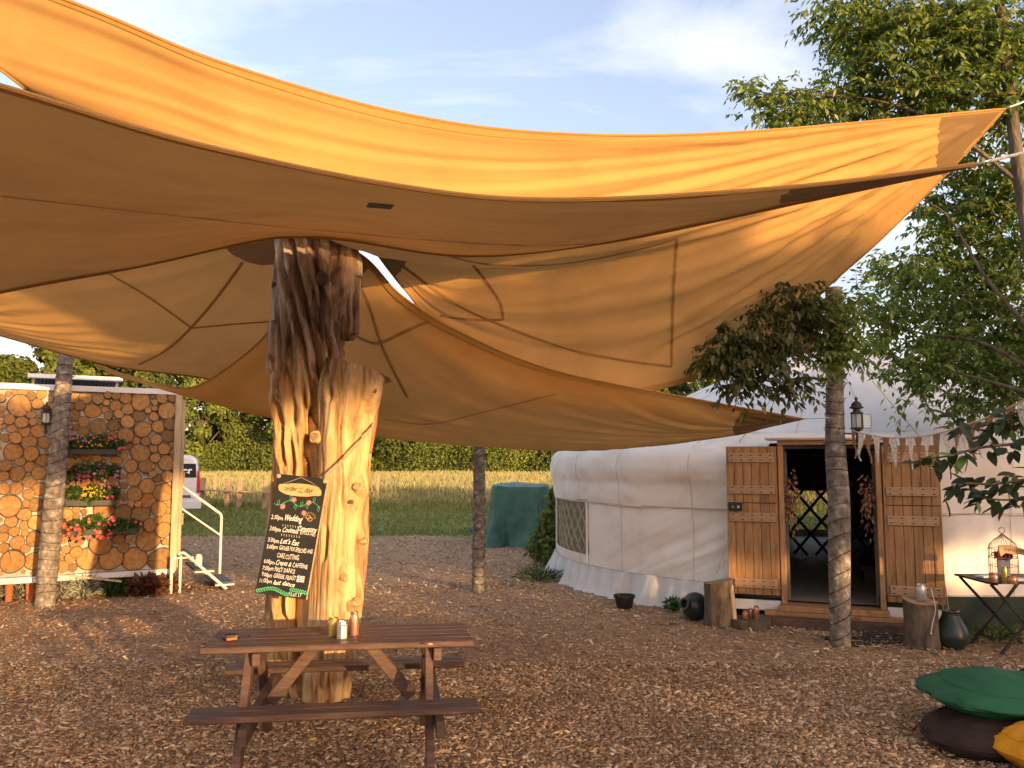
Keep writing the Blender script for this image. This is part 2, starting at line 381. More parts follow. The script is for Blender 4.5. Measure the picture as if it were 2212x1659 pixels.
M['frost'] = mat('frosted_glass', [(.62, .72, .66), (.7, .8, .74)], scale=3, rough=.5, transl=.5)
M['paper'] = plain('paper', (.8, .78, .74), .9)
for n_, c_ in dict(pink=(.75, .10, .12), coral=(.8, .16, .12), magenta=(.35, .02, .12), violet=(.22, .07, .26), lilac=(.5, .25, .5), yellow=(.75, .5, .03), white=(.8, .78, .72)).items():
    M['fl_' + n_] = plain('petal_' + n_, c_, .7, transl=.3)
M['plantleaf'] = mat('plant_leaf', [(.75, .75, .75), (1, 1, 1)], scale=2, rough=.6, island=[(.03, .07, .015), (.06, .12, .025), (.12, .19, .04)], transl=.3, tcol=(1.4, 1.4, .6))

def endgrain():
    m, nt, N, L = _nt('log_end_grain')
    out = N('ShaderNodeOutputMaterial'); b = N('ShaderNodeBsdfPrincipled'); b.inputs['Roughness'].default_value = .8; b.inputs['Specular IOR Level'].default_value = .15
    tc = N('ShaderNodeTexCoord'); oi = N('ShaderNodeObjectInfo')
    no = N('ShaderNodeTexNoise'); no.inputs['Scale'].default_value = 2.2; no.inputs['Detail'].default_value = 5; L(tc.outputs['Object'], no.inputs['Vector'])
    w = N('ShaderNodeTexWave'); w.wave_type = 'RINGS'; w.rings_direction = 'Z'; w.inputs['Scale'].default_value = 3.2; w.inputs['Distortion'].default_value = 1.6; w.inputs['Detail'].default_value = 3
    L(tc.outputs['Object'], w.inputs['Vector'])
    r1 = ramp(N, [(.30, .16, .058), (.43, .25, .10), (.51, .325, .15)], [.3, .52, .75]); L(no.outputs[0], r1.inputs[0])
    mx = N('ShaderNodeMix'); mx.data_type = 'RGBA'; mx.blend_type = 'MULTIPLY'; mx.inputs[0].default_value = 1; L(r1.outputs[0], mx.inputs[6])
    mr = N('ShaderNodeMapRange'); mr.inputs[3].default_value = .84; mr.inputs[4].default_value = 1.06; L(w.outputs[1], mr.inputs[0]); L(mr.outputs[0], mx.inputs[7])
    m2 = N('ShaderNodeMix'); m2.data_type = 'RGBA'; m2.blend_type = 'MULTIPLY'; m2.inputs[0].default_value = 1; L(mx.outputs[2], m2.inputs[6])
    r2 = ramp(N, [(.50, .53, .56), (.78, .72, .66), (1, .95, .9), (.86, .72, .6), (1.1, 1.04, .98)]); L(oi.outputs['Random'], r2.inputs[0]); L(r2.outputs[0], m2.inputs[7])
    # drying crack running out from the heart
    sp = N('ShaderNodeSeparateXYZ'); L(tc.outputs['Object'], sp.inputs[0])
    def mt(op, a, bb):
        n = N('ShaderNodeMath'); n.operation = op
        for i, q in enumerate((a, bb)):
            if isinstance(q, (int, float)): n.inputs[i].default_value = q
            elif q is not None: L(q, n.inputs[i])
        return n.outputs[0]
    nz = mt('MULTIPLY', mt('SUBTRACT', no.outputs[0], .5), .12)
    ay = mt('ABSOLUTE', mt('ADD', sp.outputs[1], nz), None)
    lim = mt('MULTIPLY', mt('SUBTRACT', sp.outputs[0], .12), .045)
    crk = mt('MULTIPLY', mt('LESS_THAN', ay, lim), mt('LESS_THAN', oi.outputs['Random'], .8))
    m3 = N('ShaderNodeMix'); m3.data_type = 'RGBA'; L(crk, m3.inputs[0]); L(m2.outputs[2], m3.inputs[6]); m3.inputs[7].default_value = (.05, .028, .015, 1)
    L(m3.outputs[2], b.inputs['Base Color']); L(b.outputs[0], out.inputs[0]); return m
M['endgrain'] = endgrain()

def deadwood():
    m, nt, N, L = _nt('barkless_trunk_wood')
    out = N('ShaderNodeOutputMaterial'); b = N('ShaderNodeBsdfPrincipled'); b.inputs['Roughness'].default_value = .72; b.inputs['Specular IOR Level'].default_value = .25
    tc = N('ShaderNodeTexCoord'); mp = N('ShaderNodeMapping'); mp.inputs['Scale'].default_value = (1, 1, .13); L(tc.outputs['Object'], mp.inputs[0])
    n1 = N('ShaderNodeTexNoise'); n1.inputs['Scale'].default_value = 13; n1.inputs['Detail'].default_value = 8; n1.inputs['Roughness'].default_value = .65; n1.inputs['Distortion'].default_value = .4; L(mp.outputs[0], n1.inputs['Vector'])
    n2 = N('ShaderNodeTexNoise'); n2.inputs['Scale'].default_value = 2.6; n2.inputs['Detail'].default_value = 5
    mp2 = N('ShaderNodeMapping'); mp2.inputs['Scale'].default_value = (1.2, 1.2, .5); L(tc.outputs['Object'], mp2.inputs[0]); L(mp2.outputs[0], n2.inputs['Vector'])
    gold = ramp(N, [(.12, .055, .025), (.38, .22, .095), (.52, .35, .165), (.62, .45, .24)], [.32, .43, .54, .70]); L(n1.outputs[0], gold.inputs[0])
    grey = ramp(N, [(.03, .02, .014), (.17, .112, .078), (.34, .255, .19), (.54, .47, .40)], [.34, .44, .54, .68]); L(n1.outputs[0], grey.inputs[0])
    sp = N('ShaderNodeSeparateXYZ'); L(tc.outputs['Object'], sp.inputs[0])
    mr = N('ShaderNodeMapRange'); mr.inputs[1].default_value = 2.0; mr.inputs[2].default_value = 2.75; L(sp.outputs[2], mr.inputs[0])
    ad = N('ShaderNodeMath'); ad.operation = 'ADD'; L(mr.outputs[0], ad.inputs[0]); nz = N('ShaderNodeMapRange'); nz.inputs[3].default_value = -.7; nz.inputs[4].default_value = .7; L(n2.outputs[0], nz.inputs[0]); L(nz.outputs[0], ad.inputs[1]); ad.use_clamp = True
    mx = N('ShaderNodeMix'); mx.data_type = 'RGBA'; L(ad.outputs[0], mx.inputs[0]); L(gold.outputs[0], mx.inputs[6]); L(grey.outputs[0], mx.inputs[7])
    # reddish remains of inner bark in patches
    r3 = ramp(N, [(0, 0, 0), (1, 1, 1)], [.60, .68]); L(n2.outputs[0], r3.inputs[0])
    m2 = N('ShaderNodeMix'); m2.data_type = 'RGBA'; L(r3.outputs[0], m2.inputs[0]); L(mx.outputs[2], m2.inputs[6]); m2.inputs[7].default_value = (.26, .10, .04, 1)
    L(m2.outputs[2], b.inputs['Base Color'])
    bp = N('ShaderNodeBump'); bp.inputs['Strength'].default_value = .55; bp.inputs['Distance'].default_value = .02; L(n1.outputs[0], bp.inputs['Height']); L(bp.outputs[0], b.inputs['Normal'])
    L(b.outputs[0], out.inputs[0]); return m
M['dead'] = deadwood()

def sailmat(name, col, corners, transl=.42):
    """woven sand cloth, darker doubled cloth within reach of each corner (corner, radius in object space)"""
    m, nt, N, L = _nt(name)
    out = N('ShaderNodeOutputMaterial'); tc = N('ShaderNodeTexCoord')
    no = N('ShaderNodeTexNoise'); no.inputs['Scale'].default_value = 1.1; no.inputs['Detail'].default_value = 9; no.inputs['Roughness'].default_value = .62; no.inputs['Distortion'].default_value = .4; L(tc.outputs['Object'], no.inputs['Vector'])
    rp = ramp(N, [tuple(q * .80 for q in col), tuple(q * .95 for q in col), tuple(q * 1.04 for q in col)], [.3, .48, .72]); L(no.outputs[0], rp.inputs[0]); c = rp.outputs[0]
    tcol = c
    fac = None
    for p, r in corners:
        d = N('ShaderNodeVectorMath'); d.operation = 'DISTANCE'; L(tc.outputs['Object'], d.inputs[0]); d.inputs[1].default_value = p
        l = N('ShaderNodeMath'); l.operation = 'LESS_THAN'; L(d.outputs['Value'], l.inputs[0]); l.inputs[1].default_value = r
        if fac is None: fac = l.outputs[0]
        else:
            a = N('ShaderNodeMath'); a.operation = 'MAXIMUM'; L(fac, a.inputs[0]); L(l.outputs[0], a.inputs[1]); fac = a.outputs[0]
    d_ = N('ShaderNodeBsdfDiffuse'); t_ = N('ShaderNodeBsdfTranslucent'); ms = N('ShaderNodeMixShader'); ms.inputs[0].default_value = transl
    if fac is not None:
        mx = N('ShaderNodeMix'); mx.data_type = 'RGBA'; L(fac, mx.inputs[0]); L(c, mx.inputs[6]); mx.inputs[7].default_value = (.22, .14, .068, 1); c = mx.outputs[2]
        m2 = N('ShaderNodeMapRange'); m2.inputs[3].default_value = transl; m2.inputs[4].default_value = .12; L(fac, m2.inputs[0]); L(m2.outputs[0], ms.inputs[0])
    L(c, d_.inputs[0]); L(c, t_.inputs[0]); L(d_.outputs[0], ms.inputs[1]); L(t_.outputs[0], ms.inputs[2])
    L(ms.outputs[0], out.inputs[0]); return m

# ================================================================== SETTING
g = MB(); g.add([(-500, -300, 0), (500, -300, 0), (500, 900, 0), (-500, 900, 0)], [(0, 1, 2, 3)])
struct(g.build('ground', M['lawn'], loc=(0, 0, 0)))
# wood chip yard with a ragged rim
rim = []
for k in range(260):
    t = 2 * math.pi * k / 260
    x = 17 * math.copysign(abs(math.cos(t))**.55, math.cos(t)); y = 5.5 + 14.6 * math.copysign(abs(math.sin(t))**.55, math.sin(t))
    w = .5 * float(fbm(x * .5, y * .5, 3.3)) + .25 * float(fbm(x * 2, y * 2, 1.3))
    rim.append((x, y + w * 1.3 - (1.8 if (y > 14 and x > -.6) else 0), .004))
g = MB(); g.add(rim, [tuple(range(len(rim)))])
yard = struct(g.build('wood_chip_yard', M['chips'], loc=(0, 0, 0)))

def inside_yard(x, y):
    t = np.abs(x) / 17.0; lim = 5.5 + 14.6 * np.maximum(0, 1 - t**(2 / .55))**(.55 / 2)
    w = .5 * fbm(x * .5, y * .5, 3.3) * 1.3
    return y < lim + w - np.where(x > -.6, 1.8, 0) - .2
def chips(n, y0, y1, big, tri):
    y = y0 + (y1 - y0) * RNG.random(n); x = (RNG.random(n) * 2 - 1) * .68 * (y + .6)
    ok = inside_yard(x, y); 
    # none under the yurt or cabin
    ok &= ((x - 5.06)**2 + (y - 13.216)**2) > 4.5**2
    x = x[ok]; y = y[ok]; n = len(x)
    a = RNG.random(n) * math.pi * 2; L_ = big * (0.35 + RNG.gamma(2.0, .38, n)); W_ = L_ * (.22 + .35 * RNG.random(n)); L_ = np.where(RNG.random(n) < .012, L_ * 2.4, L_); L_ = np.minimum(L_, .12); W_ = np.minimum(W_, .022)
    tilt = RNG.normal(0, .22, n); roll = RNG.normal(0, .28, n)
    d = np.stack([np.cos(a), np.sin(a), tilt], 1); s = np.stack([-np.sin(a), np.cos(a), roll], 1)
    z = .008 + .018 * RNG.random(n) + .012 * np.abs(fbm(x * 2.5, y * 2.5, 0, 2)) + np.abs(tilt) * L_ * .3
    P = np.stack([x, y, z], 1); th = np.array([0, 0, 1.0]) * (.25 * W_)[:, None]
    q = [P - d * L_[:, None] / 2 - s * W_[:, None] / 2, P + d * L_[:, None] * .5 - s * W_[:, None] * .32, P + d * L_[:, None] * .42 + s * W_[:, None] / 2, P - d * L_[:, None] * .5 + s * W_[:, None] * .4]
    if tri:
        V = np.stack(q, 1).reshape(-1, 3); b = np.arange(n)[:, None] * 4; return V, b + np.array([[0, 1, 2, 3]])
    V = np.stack([v + th for v in q] + [v - th for v in q], 1).reshape(-1, 3); b = np.arange(n)[:, None] * 8
    F = np.concatenate([b + np.array([f]) for f in ((0, 1, 2, 3), (0, 4, 5, 1), (1, 5, 6, 2), (2, 6, 7, 3), (3, 7, 4, 0))], 0)
    return V, F
Vs = []; Fs = []; off = 0
for args in ((90000, 4.2, 7.4, .0185, False), (75000, 7.2, 12.0, .023, True), (50000, 11.6, 21.0, .036, True)):
    V, F = chips(*args); Vs.append(V); Fs.append(F + off); off += len(V)
c = place('wood_chips', np.concatenate(Vs), np.concatenate(Fs), M['chip'], loc=(0, 0, 0))
tag(c, 'brown wood chips strewn over the yard', 'wood chips', kind='stuff')

def blades(n, xs, ys, h, w, lean=.25):
    z0 = np.zeros(n); a = RNG.random(n) * math.pi; 
    s = np.stack([np.cos(a), np.sin(a), z0], 1) * (w / 2)[:, None]
    l = RNG.normal(0, lean, (n, 2)) * h[:, None]
    P = np.stack([xs, ys, z0], 1); T = P + np.stack([l[:, 0], l[:, 1], h], 1); Mi = P + np.stack([l[:, 0] * .35, l[:, 1] * .35, h * .6], 1)
    V = np.stack([P - s, P + s, Mi + s * .8, T, Mi - s * .8], 1).reshape(-1, 3); b = np.arange(n)[:, None] * 5
    return V, b + np.array([[0, 1, 2, 3, 4]])
# short grass beyond the chips
n = 70000; y = 16.5 + 19 * RNG.random(n)**1.1; x = (RNG.random(n) * 2 - 1) * .7 * y
ok = (~inside_yard(x, y)) | (RNG.random(n) < .02) & (y > 17); ok &= ((x - 5.06)**2 + (y - 13.216)**2) > 4.6**2; x = x[ok]; y = y[ok]; n = len(x)
h = (.04 + .05 * RNG.random(n)) * np.where(y > 28, 1 + (y - 28) * .45, 1); w = .0018 * y * (.6 + .6 * RNG.random(n))
V, F = blades(n, x, y, h, w, .4); 
tag(place('grass', V, F, M['grass'], loc=(0, 0, 0)), 'short green grass between wood chips and tall meadow', 'grass', kind='stuff')
# meadow of tall dry grass
n = 150000; y = 33 + 72 * RNG.random(n)**1.5; x = (RNG.random(n) * 2 - 1) * .72 * y
y += 1.2 * fbm(x * .3, y * 0, 1, 2) * (y < 36)
h = .45 + .42 * RNG.random(n) + .15 * fbm(x * .2, y * .2, 4, 2); h *= np.clip((y - 31.5) / 4, .45, 1); w = .0016 * y * (.5 + .8 * RNG.random(n))
V, F = blades(n, x, y, h, w, .18)
tag(place('tall_grass', V, F, M['straw'], loc=(0, 40, 0)), 'tall dry meadow grass in front of the wood', 'tall grass', kind='stuff')
gx = np.linspace(-95, 95, 60); gy = np.concatenate([np.linspace(33.5, 40, 14), np.linspace(42, 112, 36)])
X, Y = np.meshgrid(gx, gy); Z = .01 + .42 * np.clip((Y - 33.5) / 5, 0, 1) + .05 * fbm(X * .3, Y * .3, 2, 3) * np.clip((Y - 33.5) / 5, 0, 1)
nx, ny = len(gx), len(gy); idx = np.arange(nx * ny).reshape(ny, nx)
Fg = np.stack([idx[:-1, :-1], idx[:-1, 1:], idx[1:, 1:], idx[1:, :-1]], -1).reshape(-1, 4)
struct(place('field', np.stack([X, Y, Z], -1).reshape(-1, 3), Fg, M['field'], smooth=True, loc=(0, 0, 0)))

# ------------------------------------------------------------------ the wood beyond the meadow
def crown_cloud(n, Ht, R, low, seed, L=.55):
    r = np.random.default_rng(seed); lobes = []
    for k in range(26):
        zz = low + (Ht - low) * r.random()**.8; f = 1 - ((zz - low) / (Ht - low))**2.2; a = r.random() * 6.283
        rr = R * (.35 + .65 * f) * (.45 + .5 * r.random()); lobes.append((rr * math.cos(a) * .85, rr * math.sin(a) * .85, zz - .6, R * (.26 + .2 * r.random())))
    lobes = np.array(lobes); k = r.integers(0, len(lobes), n); d = r.normal(size=(n, 3)); d[:, 2] = d[:, 2] * .8 + .25; d /= np.linalg.norm(d, axis=1, keepdims=True)
    P = lobes[k, :3] + d * lobes[k, 3:4] * (.72 + .33 * r.random((n, 1))) * np.array([[1, 1, .85]])
    P[:, 2] = np.maximum(P[:, 2], .3); D = np.cross(d, r.normal(size=(n, 3))); Nn = d + .5 * r.normal(size=(n, 3))
    return leaf_mesh(P, D, Nn, L * (.6 + .7 * r.random(n)), L * .75 * (.6 + .7 * r.random(n)))
crowns = []; 
for s_, (Ht, R, low) in enumerate(((16.5, 5.6, 1.6), (14.5, 5.0, 1.2), (17.5, 6.0, 3.2), (13.0, 5.2, .9), (15.5, 4.6, 2.4))):
    V, F = crown_cloud(7500, Ht, R, low, 50 + s_); cm = fast_mesh('crown', V, F, [M['farleaf']])
    b = MB(); b.tube([(0, 0, -.2), (.1, 0, 3), (-.1, .1, 7), (0, 0, Ht * .75)], [.38, .28, .2, .06], 8)
    for q in range(5):
        a = q * 1.3 + s_; b.tube([(0, 0, 3 + q), (1.3 * math.cos(a), 1.3 * math.sin(a), 5 + q), (R * .6 * math.cos(a), R * .6 * math.sin(a), 7 + q)], [.16, .1, .04], 6)
    to = b.build('trunk', M['bark'], loc=(0, 0, 0)); crowns.append((cm, to.data)); bpy.data.objects.remove(to)
wood = 'trees of the wood behind the meadow'
def far_tree(x, y, k, sc, rz, label, grp=wood):
    t = thing('woodland_tree', label, 'tree', (x, y, 0), grp)
    for nm, me in (('trunk', crowns[k][1]), ('crown', crowns[k][0])):
        o = link(bpy.data.objects.new(nm, me)); o.parent = t; o.rotation_euler = (0, 0, rz); o.scale = (sc, sc, sc)
    return t
rr = random.Random(5)
for row, (Y0, n_, k0) in enumerate(((101, 22, 0), (108, 20, 2))):
    for i in range(n_):
        x = -82 + (150 / (n_ - 1)) * i + rr.uniform(-1.5, 1.5)
        far_tree(x, Y0 + rr.uniform(-2, 2), rr.randrange(5), rr.uniform(.82, 1.1) * (1.2 if x < -42 else 1.0 if x < 0 else .9), rr.uniform(0, 6.28),
                 'leafy green tree in the front edge of the wood' if row == 0 else 'leafy green tree deeper in the wood behind the front edge')
# undergrowth along the foot of the wood
n = 150000; x = -85 + 150 * RNG.random(n); y = 96.5 + 3.5 * RNG.random(n) + .8 * np.sin(x * .7); hh = 5.4 + 3.0 * fbm(x * .25, 0 * x, 1, 3)
z = hh * RNG.random(n)**.7; d = rdir(n); d[:, 1] -= .8
V, F = leaf_mesh(np.stack([x, y + z * .8, z], 1), np.cross(d, rdir(n)), d, .30 * (.5 + .9 * RNG.random(n)), .25)
tag(place('undergrowth', V, F, M['farleaf'], loc=(-10, 98, 0)), 'dense low bushes along the foot of the wood', 'undergrowth', kind='stuff')
for k, (px, py0, py1) in enumerate(((815, 1022, 1085), (463, 1018, 1080))):
    p = U(px, 1060, 36); b = MB(); b.beam((p.x, 36, -.1), (p.x + .03, 36.02, 1.22), .12, .12, (0, 1, 0))
    tag(b.build('fence_post', M['rail_t'], bevel=.01), ['thin weathered post in meadow right of the trunk', 'thin weathered post in meadow beside the van'][k], 'post', 'meadow posts')

# ------------------------------------------------------------------ unseen planting added behind the photographer's right shoulder to shade the yard
def blocker_tree(x, y, k, sc, label):
    t = thing('blocker_tree', label, 'tree', (x, y, 0), 'unseen trees added behind the viewer to block the sun')
    for nm, me in (('trunk', crowns[k][1]), ('crown', crowns[k][0])):
        o = link(bpy.data.objects.new(nm, me)); o.parent = t; o.rotation_euler = (0, 0, x); o.scale = (sc, sc, sc)

# ================================================================== SHADE SAILS
SAND = (.57, .325, .11)
def coons(T, B, Lc, Rc, nu, nv):
    T = np.array(cat_rom(T, nu)); B = np.array(cat_rom(B, nu)); Lc = np.array(cat_rom(Lc, nv)); Rc = np.array(Rc)
    u = np.linspace(0, 1, nu)[None, :, None]; v = np.linspace(0, 1, nv)[:, None, None]
    P = (1 - v) * T[None] + v * B[None] + (1 - u) * Lc[:, None] + u * Rc[:, None] - ((1 - u) * (1 - v) * T[0] + u * (1 - v) * T[-1] + (1 - u) * v * B[0] + u * v * B[-1])
    return P
def sail(name, label, T, B, Lc, Rc, corners, folds, nu=110, nv=70, sag=0, transl=.28, col=SAND, pleat=0):
    T = [U(*p) for p in T]; B = [U(*p) for p in B]
    Lc = [U(*p) for p in Lc]
    if isinstance(Rc[0], list):
        k = int(nv * .64); Rc = cat_rom([U(*p) for p in Rc[0]], k) + cat_rom([U(*p) for p in Rc[1]], nv - k + 1)[1:]
    else: Rc = cat_rom([U(*p) for p in Rc], nv)
    P = coons(T, B, Lc, Rc, nu, nv); u = np.linspace(0, 1, nu)[None, :]; v = np.linspace(0, 1, nv)[:, None]
    du = np.gradient(P, axis=1); dv = np.gradient(P, axis=0); Nn = np.cross(du, dv); Nn /= (np.linalg.norm(Nn, axis=2, keepdims=True) + 1e-9)
    if Nn[..., 2].mean() > 0: Nn = -Nn
    edge = np.minimum(np.minimum(u, 1 - u), np.minimum(v, 1 - v)); ef = np.clip(edge / .10, 0, 1)
    disp = sag * 16 * u * (1 - u) * v * (1 - v)
    for (cu, cv, amp, fr, fall) in folds:
        ph = np.arctan2(np.abs(v - cv) + 1e-6, np.abs(u - cu) + 1e-6); rd = np.hypot(u - cu, v - cv)
        disp = disp + amp * (fbm(ph * fr, rd * 1.4, cu * 3 + cv, 3)) * np.exp(-rd / fall) * np.clip(rd * 5, 0, 1) * ef**.5
    disp = disp + .02 * fbm(u * 5, v * 5, 2, 3) * ef
    P = P + Nn * disp[..., None]
    root = thing(name, label, 'shade sail', tuple(P[nv // 2, nu // 2]), None)
    org = np.array(ORG[root.name]); idx = np.arange(nu * nv).reshape(nv, nu)
    F = np.stack([idx[:-1, :-1], idx[:-1, 1:], idx[1:, 1:], idx[1:, :-1]], -1).reshape(-1, 4)
    cl = [(tuple(np.array(U(*c_)) - org), r) for c_, r in corners]
    m = sailmat('sail_cloth', col, cl, transl)
    place('cloth', P.reshape(-1, 3), F, [m], root, smooth=True)
    hb = sailmat('sail_edge_band', tuple(q * .82 for q in col), [], .2)
    hm = sailmat('sail_hem', tuple(q * .7 for q in col), [], .15)
    for curve in (P[0], P[-1], P[:, 0], P[:, -1]):
        if np.linalg.norm(np.diff(curve, axis=0), axis=1).sum() < .3: continue
        b = MB(); b.tube([Vector(q) for q in curve], .010, 6); b.build('hem', hm, root, smooth=True)
    for e0, e1_ in ((P[0], P[1:4]), (P[-1], P[-4:-1][::-1]), (P[:, -1], np.stack([P[:, -2], P[:, -3], P[:, -4]]))):    # doubled, stitched edge
        if np.linalg.norm(np.diff(e0, axis=0), axis=1).sum() < .3: continue
        d_ = e1_[2] - e0; ln_ = np.linalg.norm(d_, axis=1, keepdims=True); inn = e0 + d_ / (ln_ + 1e-9) * np.minimum(.055, ln_)
        tc_v = np.array(CAMP) - e0; tc_v /= np.linalg.norm(tc_v, axis=1, keepdims=True); m_ = len(e0); vv = np.concatenate([e0 + tc_v * .004, inn + tc_v * .006]); ff = np.array([(q, q + 1, m_ + q + 1, m_ + q) for q in range(m_ - 1)])
        place('edge_band', vv, ff, [hb], root, smooth=True)
    return root, P, Nn
WEB = mat('webbing_strap', [(.30, .17, .06), (.36, .21, .08)], scale=30, rough=.9, transl=.15)
def strap(root, P, Nn, uv, w=.035):
    nv, nu, _ = P.shape; pts = []; ns = []
    path = cat_rom([Vector((a, b, 0)) for a, b in uv], 40)
    for q in path:
        a = min(max(q.x, 0), 1) * (nu - 1); b = min(max(q.y, 0), 1) * (nv - 1); i = min(int(a), nu - 2); j = min(int(b), nv - 2); fa = a - i; fb = b - j
        p = P[j, i] * (1 - fa) * (1 - fb) + P[j, i + 1] * fa * (1 - fb) + P[j + 1, i] * (1 - fa) * fb + P[j + 1, i + 1] * fa * fb
        n = Vector(Nn[j, i]); p = Vector(p)
        if n.dot(CAMP - p) < 0: n = -n
        pts.append(p + n * .006); ns.append(n)
    vs = []; 
    for k, p in enumerate(pts):
        d = (pts[min(k + 1, len(pts) - 1)] - pts[max(k - 1, 0)]).normalized(); s = d.cross(ns[k]).normalized() * w / 2
        vs += [p - s, p + s]
    b = MB(); b.add(vs, [(2 * k, 2 * k + 1, 2 * k + 3, 2 * k + 2) for k in range(len(pts) - 1)]); return b.build('strap', WEB, root)
def find_uv(P, x, y):
    """grid parameter of the sail point seen at picture position x,y"""
    nv, nu, _ = P.shape; Q = P - np.array(CAMP); cp, sp_ = math.cos(PITCH), math.sin(PITCH)
    dep = Q[..., 1] * cp + Q[..., 2] * sp_; up = -Q[..., 1] * sp_ + Q[..., 2] * cp
    sx = CX + FPX * Q[..., 0] / dep; sy = CY - FPX * up / dep
    k = np.argmin((sx - x)**2 + (sy - y)**2); j, i = divmod(k, nu); return (i / (nu - 1), j / (nv - 1))
def straps(root, P, Nn, lines, w=.035):
    nv, nu, _ = P.shape; idx = np.arange(nu * nv).reshape(nv, nu); F = np.stack([idx[:-1, :-1], idx[:-1, 1:], idx[1:, 1:], idx[1:, :-1]], -1).reshape(-1, 4)
    bv = BVHTree.FromPolygons([Vector(q) for q in P.reshape(-1, 3)], [tuple(int(i) for i in f) for f in F])
    for l in lines:
        pts = []; ns = []
        for q in cat_rom([Vector((a, b, 0)) for a, b in l], 44):
            loc, n, _i, _d = bv.ray_cast(CAMP, ray(q.x, q.y).normalized())
            if loc is None: continue
            if n.dot(CAMP - loc) < 0: n = -n
            pts.append(loc + n * .006); ns.append(n)
        if len(pts) < 4: continue
        vs = []
        for k, p in enumerate(pts):
            d = (pts[min(k + 1, len(pts) - 1)] - pts[max(k - 1, 0)]).normalized(); s = d.cross(ns[k]).normalized() * w / 2; vs += [p - s, p + s]
        b = MB(); b.add(vs, [(2 * k, 2 * k + 1, 2 * k + 3, 2 * k + 2) for k in range(len(pts) - 1)]); b.build('strap', WEB, root)
def fitting(root, a, b_, rope=None, r=.007):
    a = Vector(a); b_ = Vector(b_); d = (b_ - a).normalized(); q = MB()
    _, s, u_ = frame(d); c = a + d * .035
    q.tube([c + (d * math.cos(t) + s * math.sin(t)) * .035 for t in np.linspace(0, 2 * math.pi, 17)], .005, 6, cap=False)
    q.build('ring', M['silver'], root, smooth=True)
    e = MB(); e.tube([a + d * .07, b_], r, 8); e.build('rope', rope or M['whiterope'], root, smooth=True)

# near sail over the photographer's head
A, PA, NA = sail('shade_sail', 'brown shadowed shade sail, lowest and nearest, crossing in front of the trunk top',
    [(-450, 60, 2.6), (0, 185, 2.7), (400, 305, 2.8), (850, 400, 2.9), (1200, 432, 3.0), (1700, 405, 3.2), (2110, 355, 3.4)],
    [(-450, 735, 5.2), (0, 632, 5.4), (300, 576, 5.6), (550, 520, 5.8), (650, 512, 5.85), (750, 519, 5.8), (1000, 553, 5.5), (1300, 525, 4.8), (1750, 432, 4.0), (2110, 355, 3.4)],
    [(-450, 60, 2.6), (-450, 735, 5.2)], [(2110, 355, 3.4), (2110, 355, 3.4)],
    [((2110, 355, 3.4), .80)], [(1, .5, .09, 9, .5), (0, .5, .05, 7, .5)], transl=.20)
straps(A, PA, NA, [[(5, 422), (300, 455), (700, 497), (1100, 528), (1300, 524)]], .012)
fitting(A, U(2110, 355, 3.4), U(2330, 300, 3.75))
uv = find_uv(PA, 825, 443); nvA, nuA, _ = PA.shape; i_, j_ = int(uv[0] * (nuA - 1)), int(uv[1] * (nvA - 1)); c_ = Vector(PA[j_, i_]); eu = Vector(PA[j_, i_ + 1] - PA[j_, i_]).normalized(); ev = Vector(PA[j_ + 1, i_] - PA[j_, i_]).normalized(); n_ = eu.cross(ev).normalized()
if n_.dot(CAMP - c_) < 0: n_ = -n_
b = MB(); b.obox(c_ + n_ * .012, eu, ev, n_, .055, .045, .002); b.build('sewn_label', M['tread'], A)

# high sail behind it, catching the sun
T_B = (800, 528, 6.95)
B_, PB, NB = sail('shade_sail', 'bright orange sunlit shade sail highest against the sky',
    [T_B, (500, 420, 5.95), (250, 300, 5.25), (80, 205, 4.8), (0, 150, 4.6), (-500, -232, 4.0)],
    [T_B, (838, 580, 7.0), (880, 632, 7.1), (960, 720, 7.3), (1150, 812, 7.6), (1370, 845, 7.8), (1530, 812, 8.0), (1640, 785, 8.2), (1795, 748, 8.45)],
    [T_B, T_B],
    [[(-500, -232, 4.0), (150, 2, 4.4), (480, 135, 4.7), (870, 245, 5.2), (1200, 288, 5.6), (1600, 285, 6.2), (2172, 235, 7.0)],
     [(2172, 235, 7.0), (2050, 370, 7.3), (1900, 520, 7.8), (1780, 628, 8.2), (1740, 690, 8.35), (1795, 748, 8.45)]],
    [((2172, 235, 7.0), .72), (T_B, .34)], [(1, .64, .15, 9, .45), (1, .8, .05, 9, .4), (0, .9, .05, 12, .5)], nu=110, nv=110)
straps(B_, PB, NB, [[(1462, 515), (1456, 600), (1452, 700), (1450, 792)], [(870, 575), (1000, 665), (1200, 745), (1330, 775), (1450, 792)],
                    [(900, 530), (1040, 568), (1200, 570), (1350, 545), (1462, 515)], [(1022, 572), (1055, 615), (1080, 655), (1087, 690)], [(950, 682), (1020, 690), (1085, 690)]], .026)
fitting(B_, U(2172, 235, 7.0), U(2290, 190, 7.2))
fitting(B_, U(1795, 748, 8.45), U(1806, 746, 8.2))

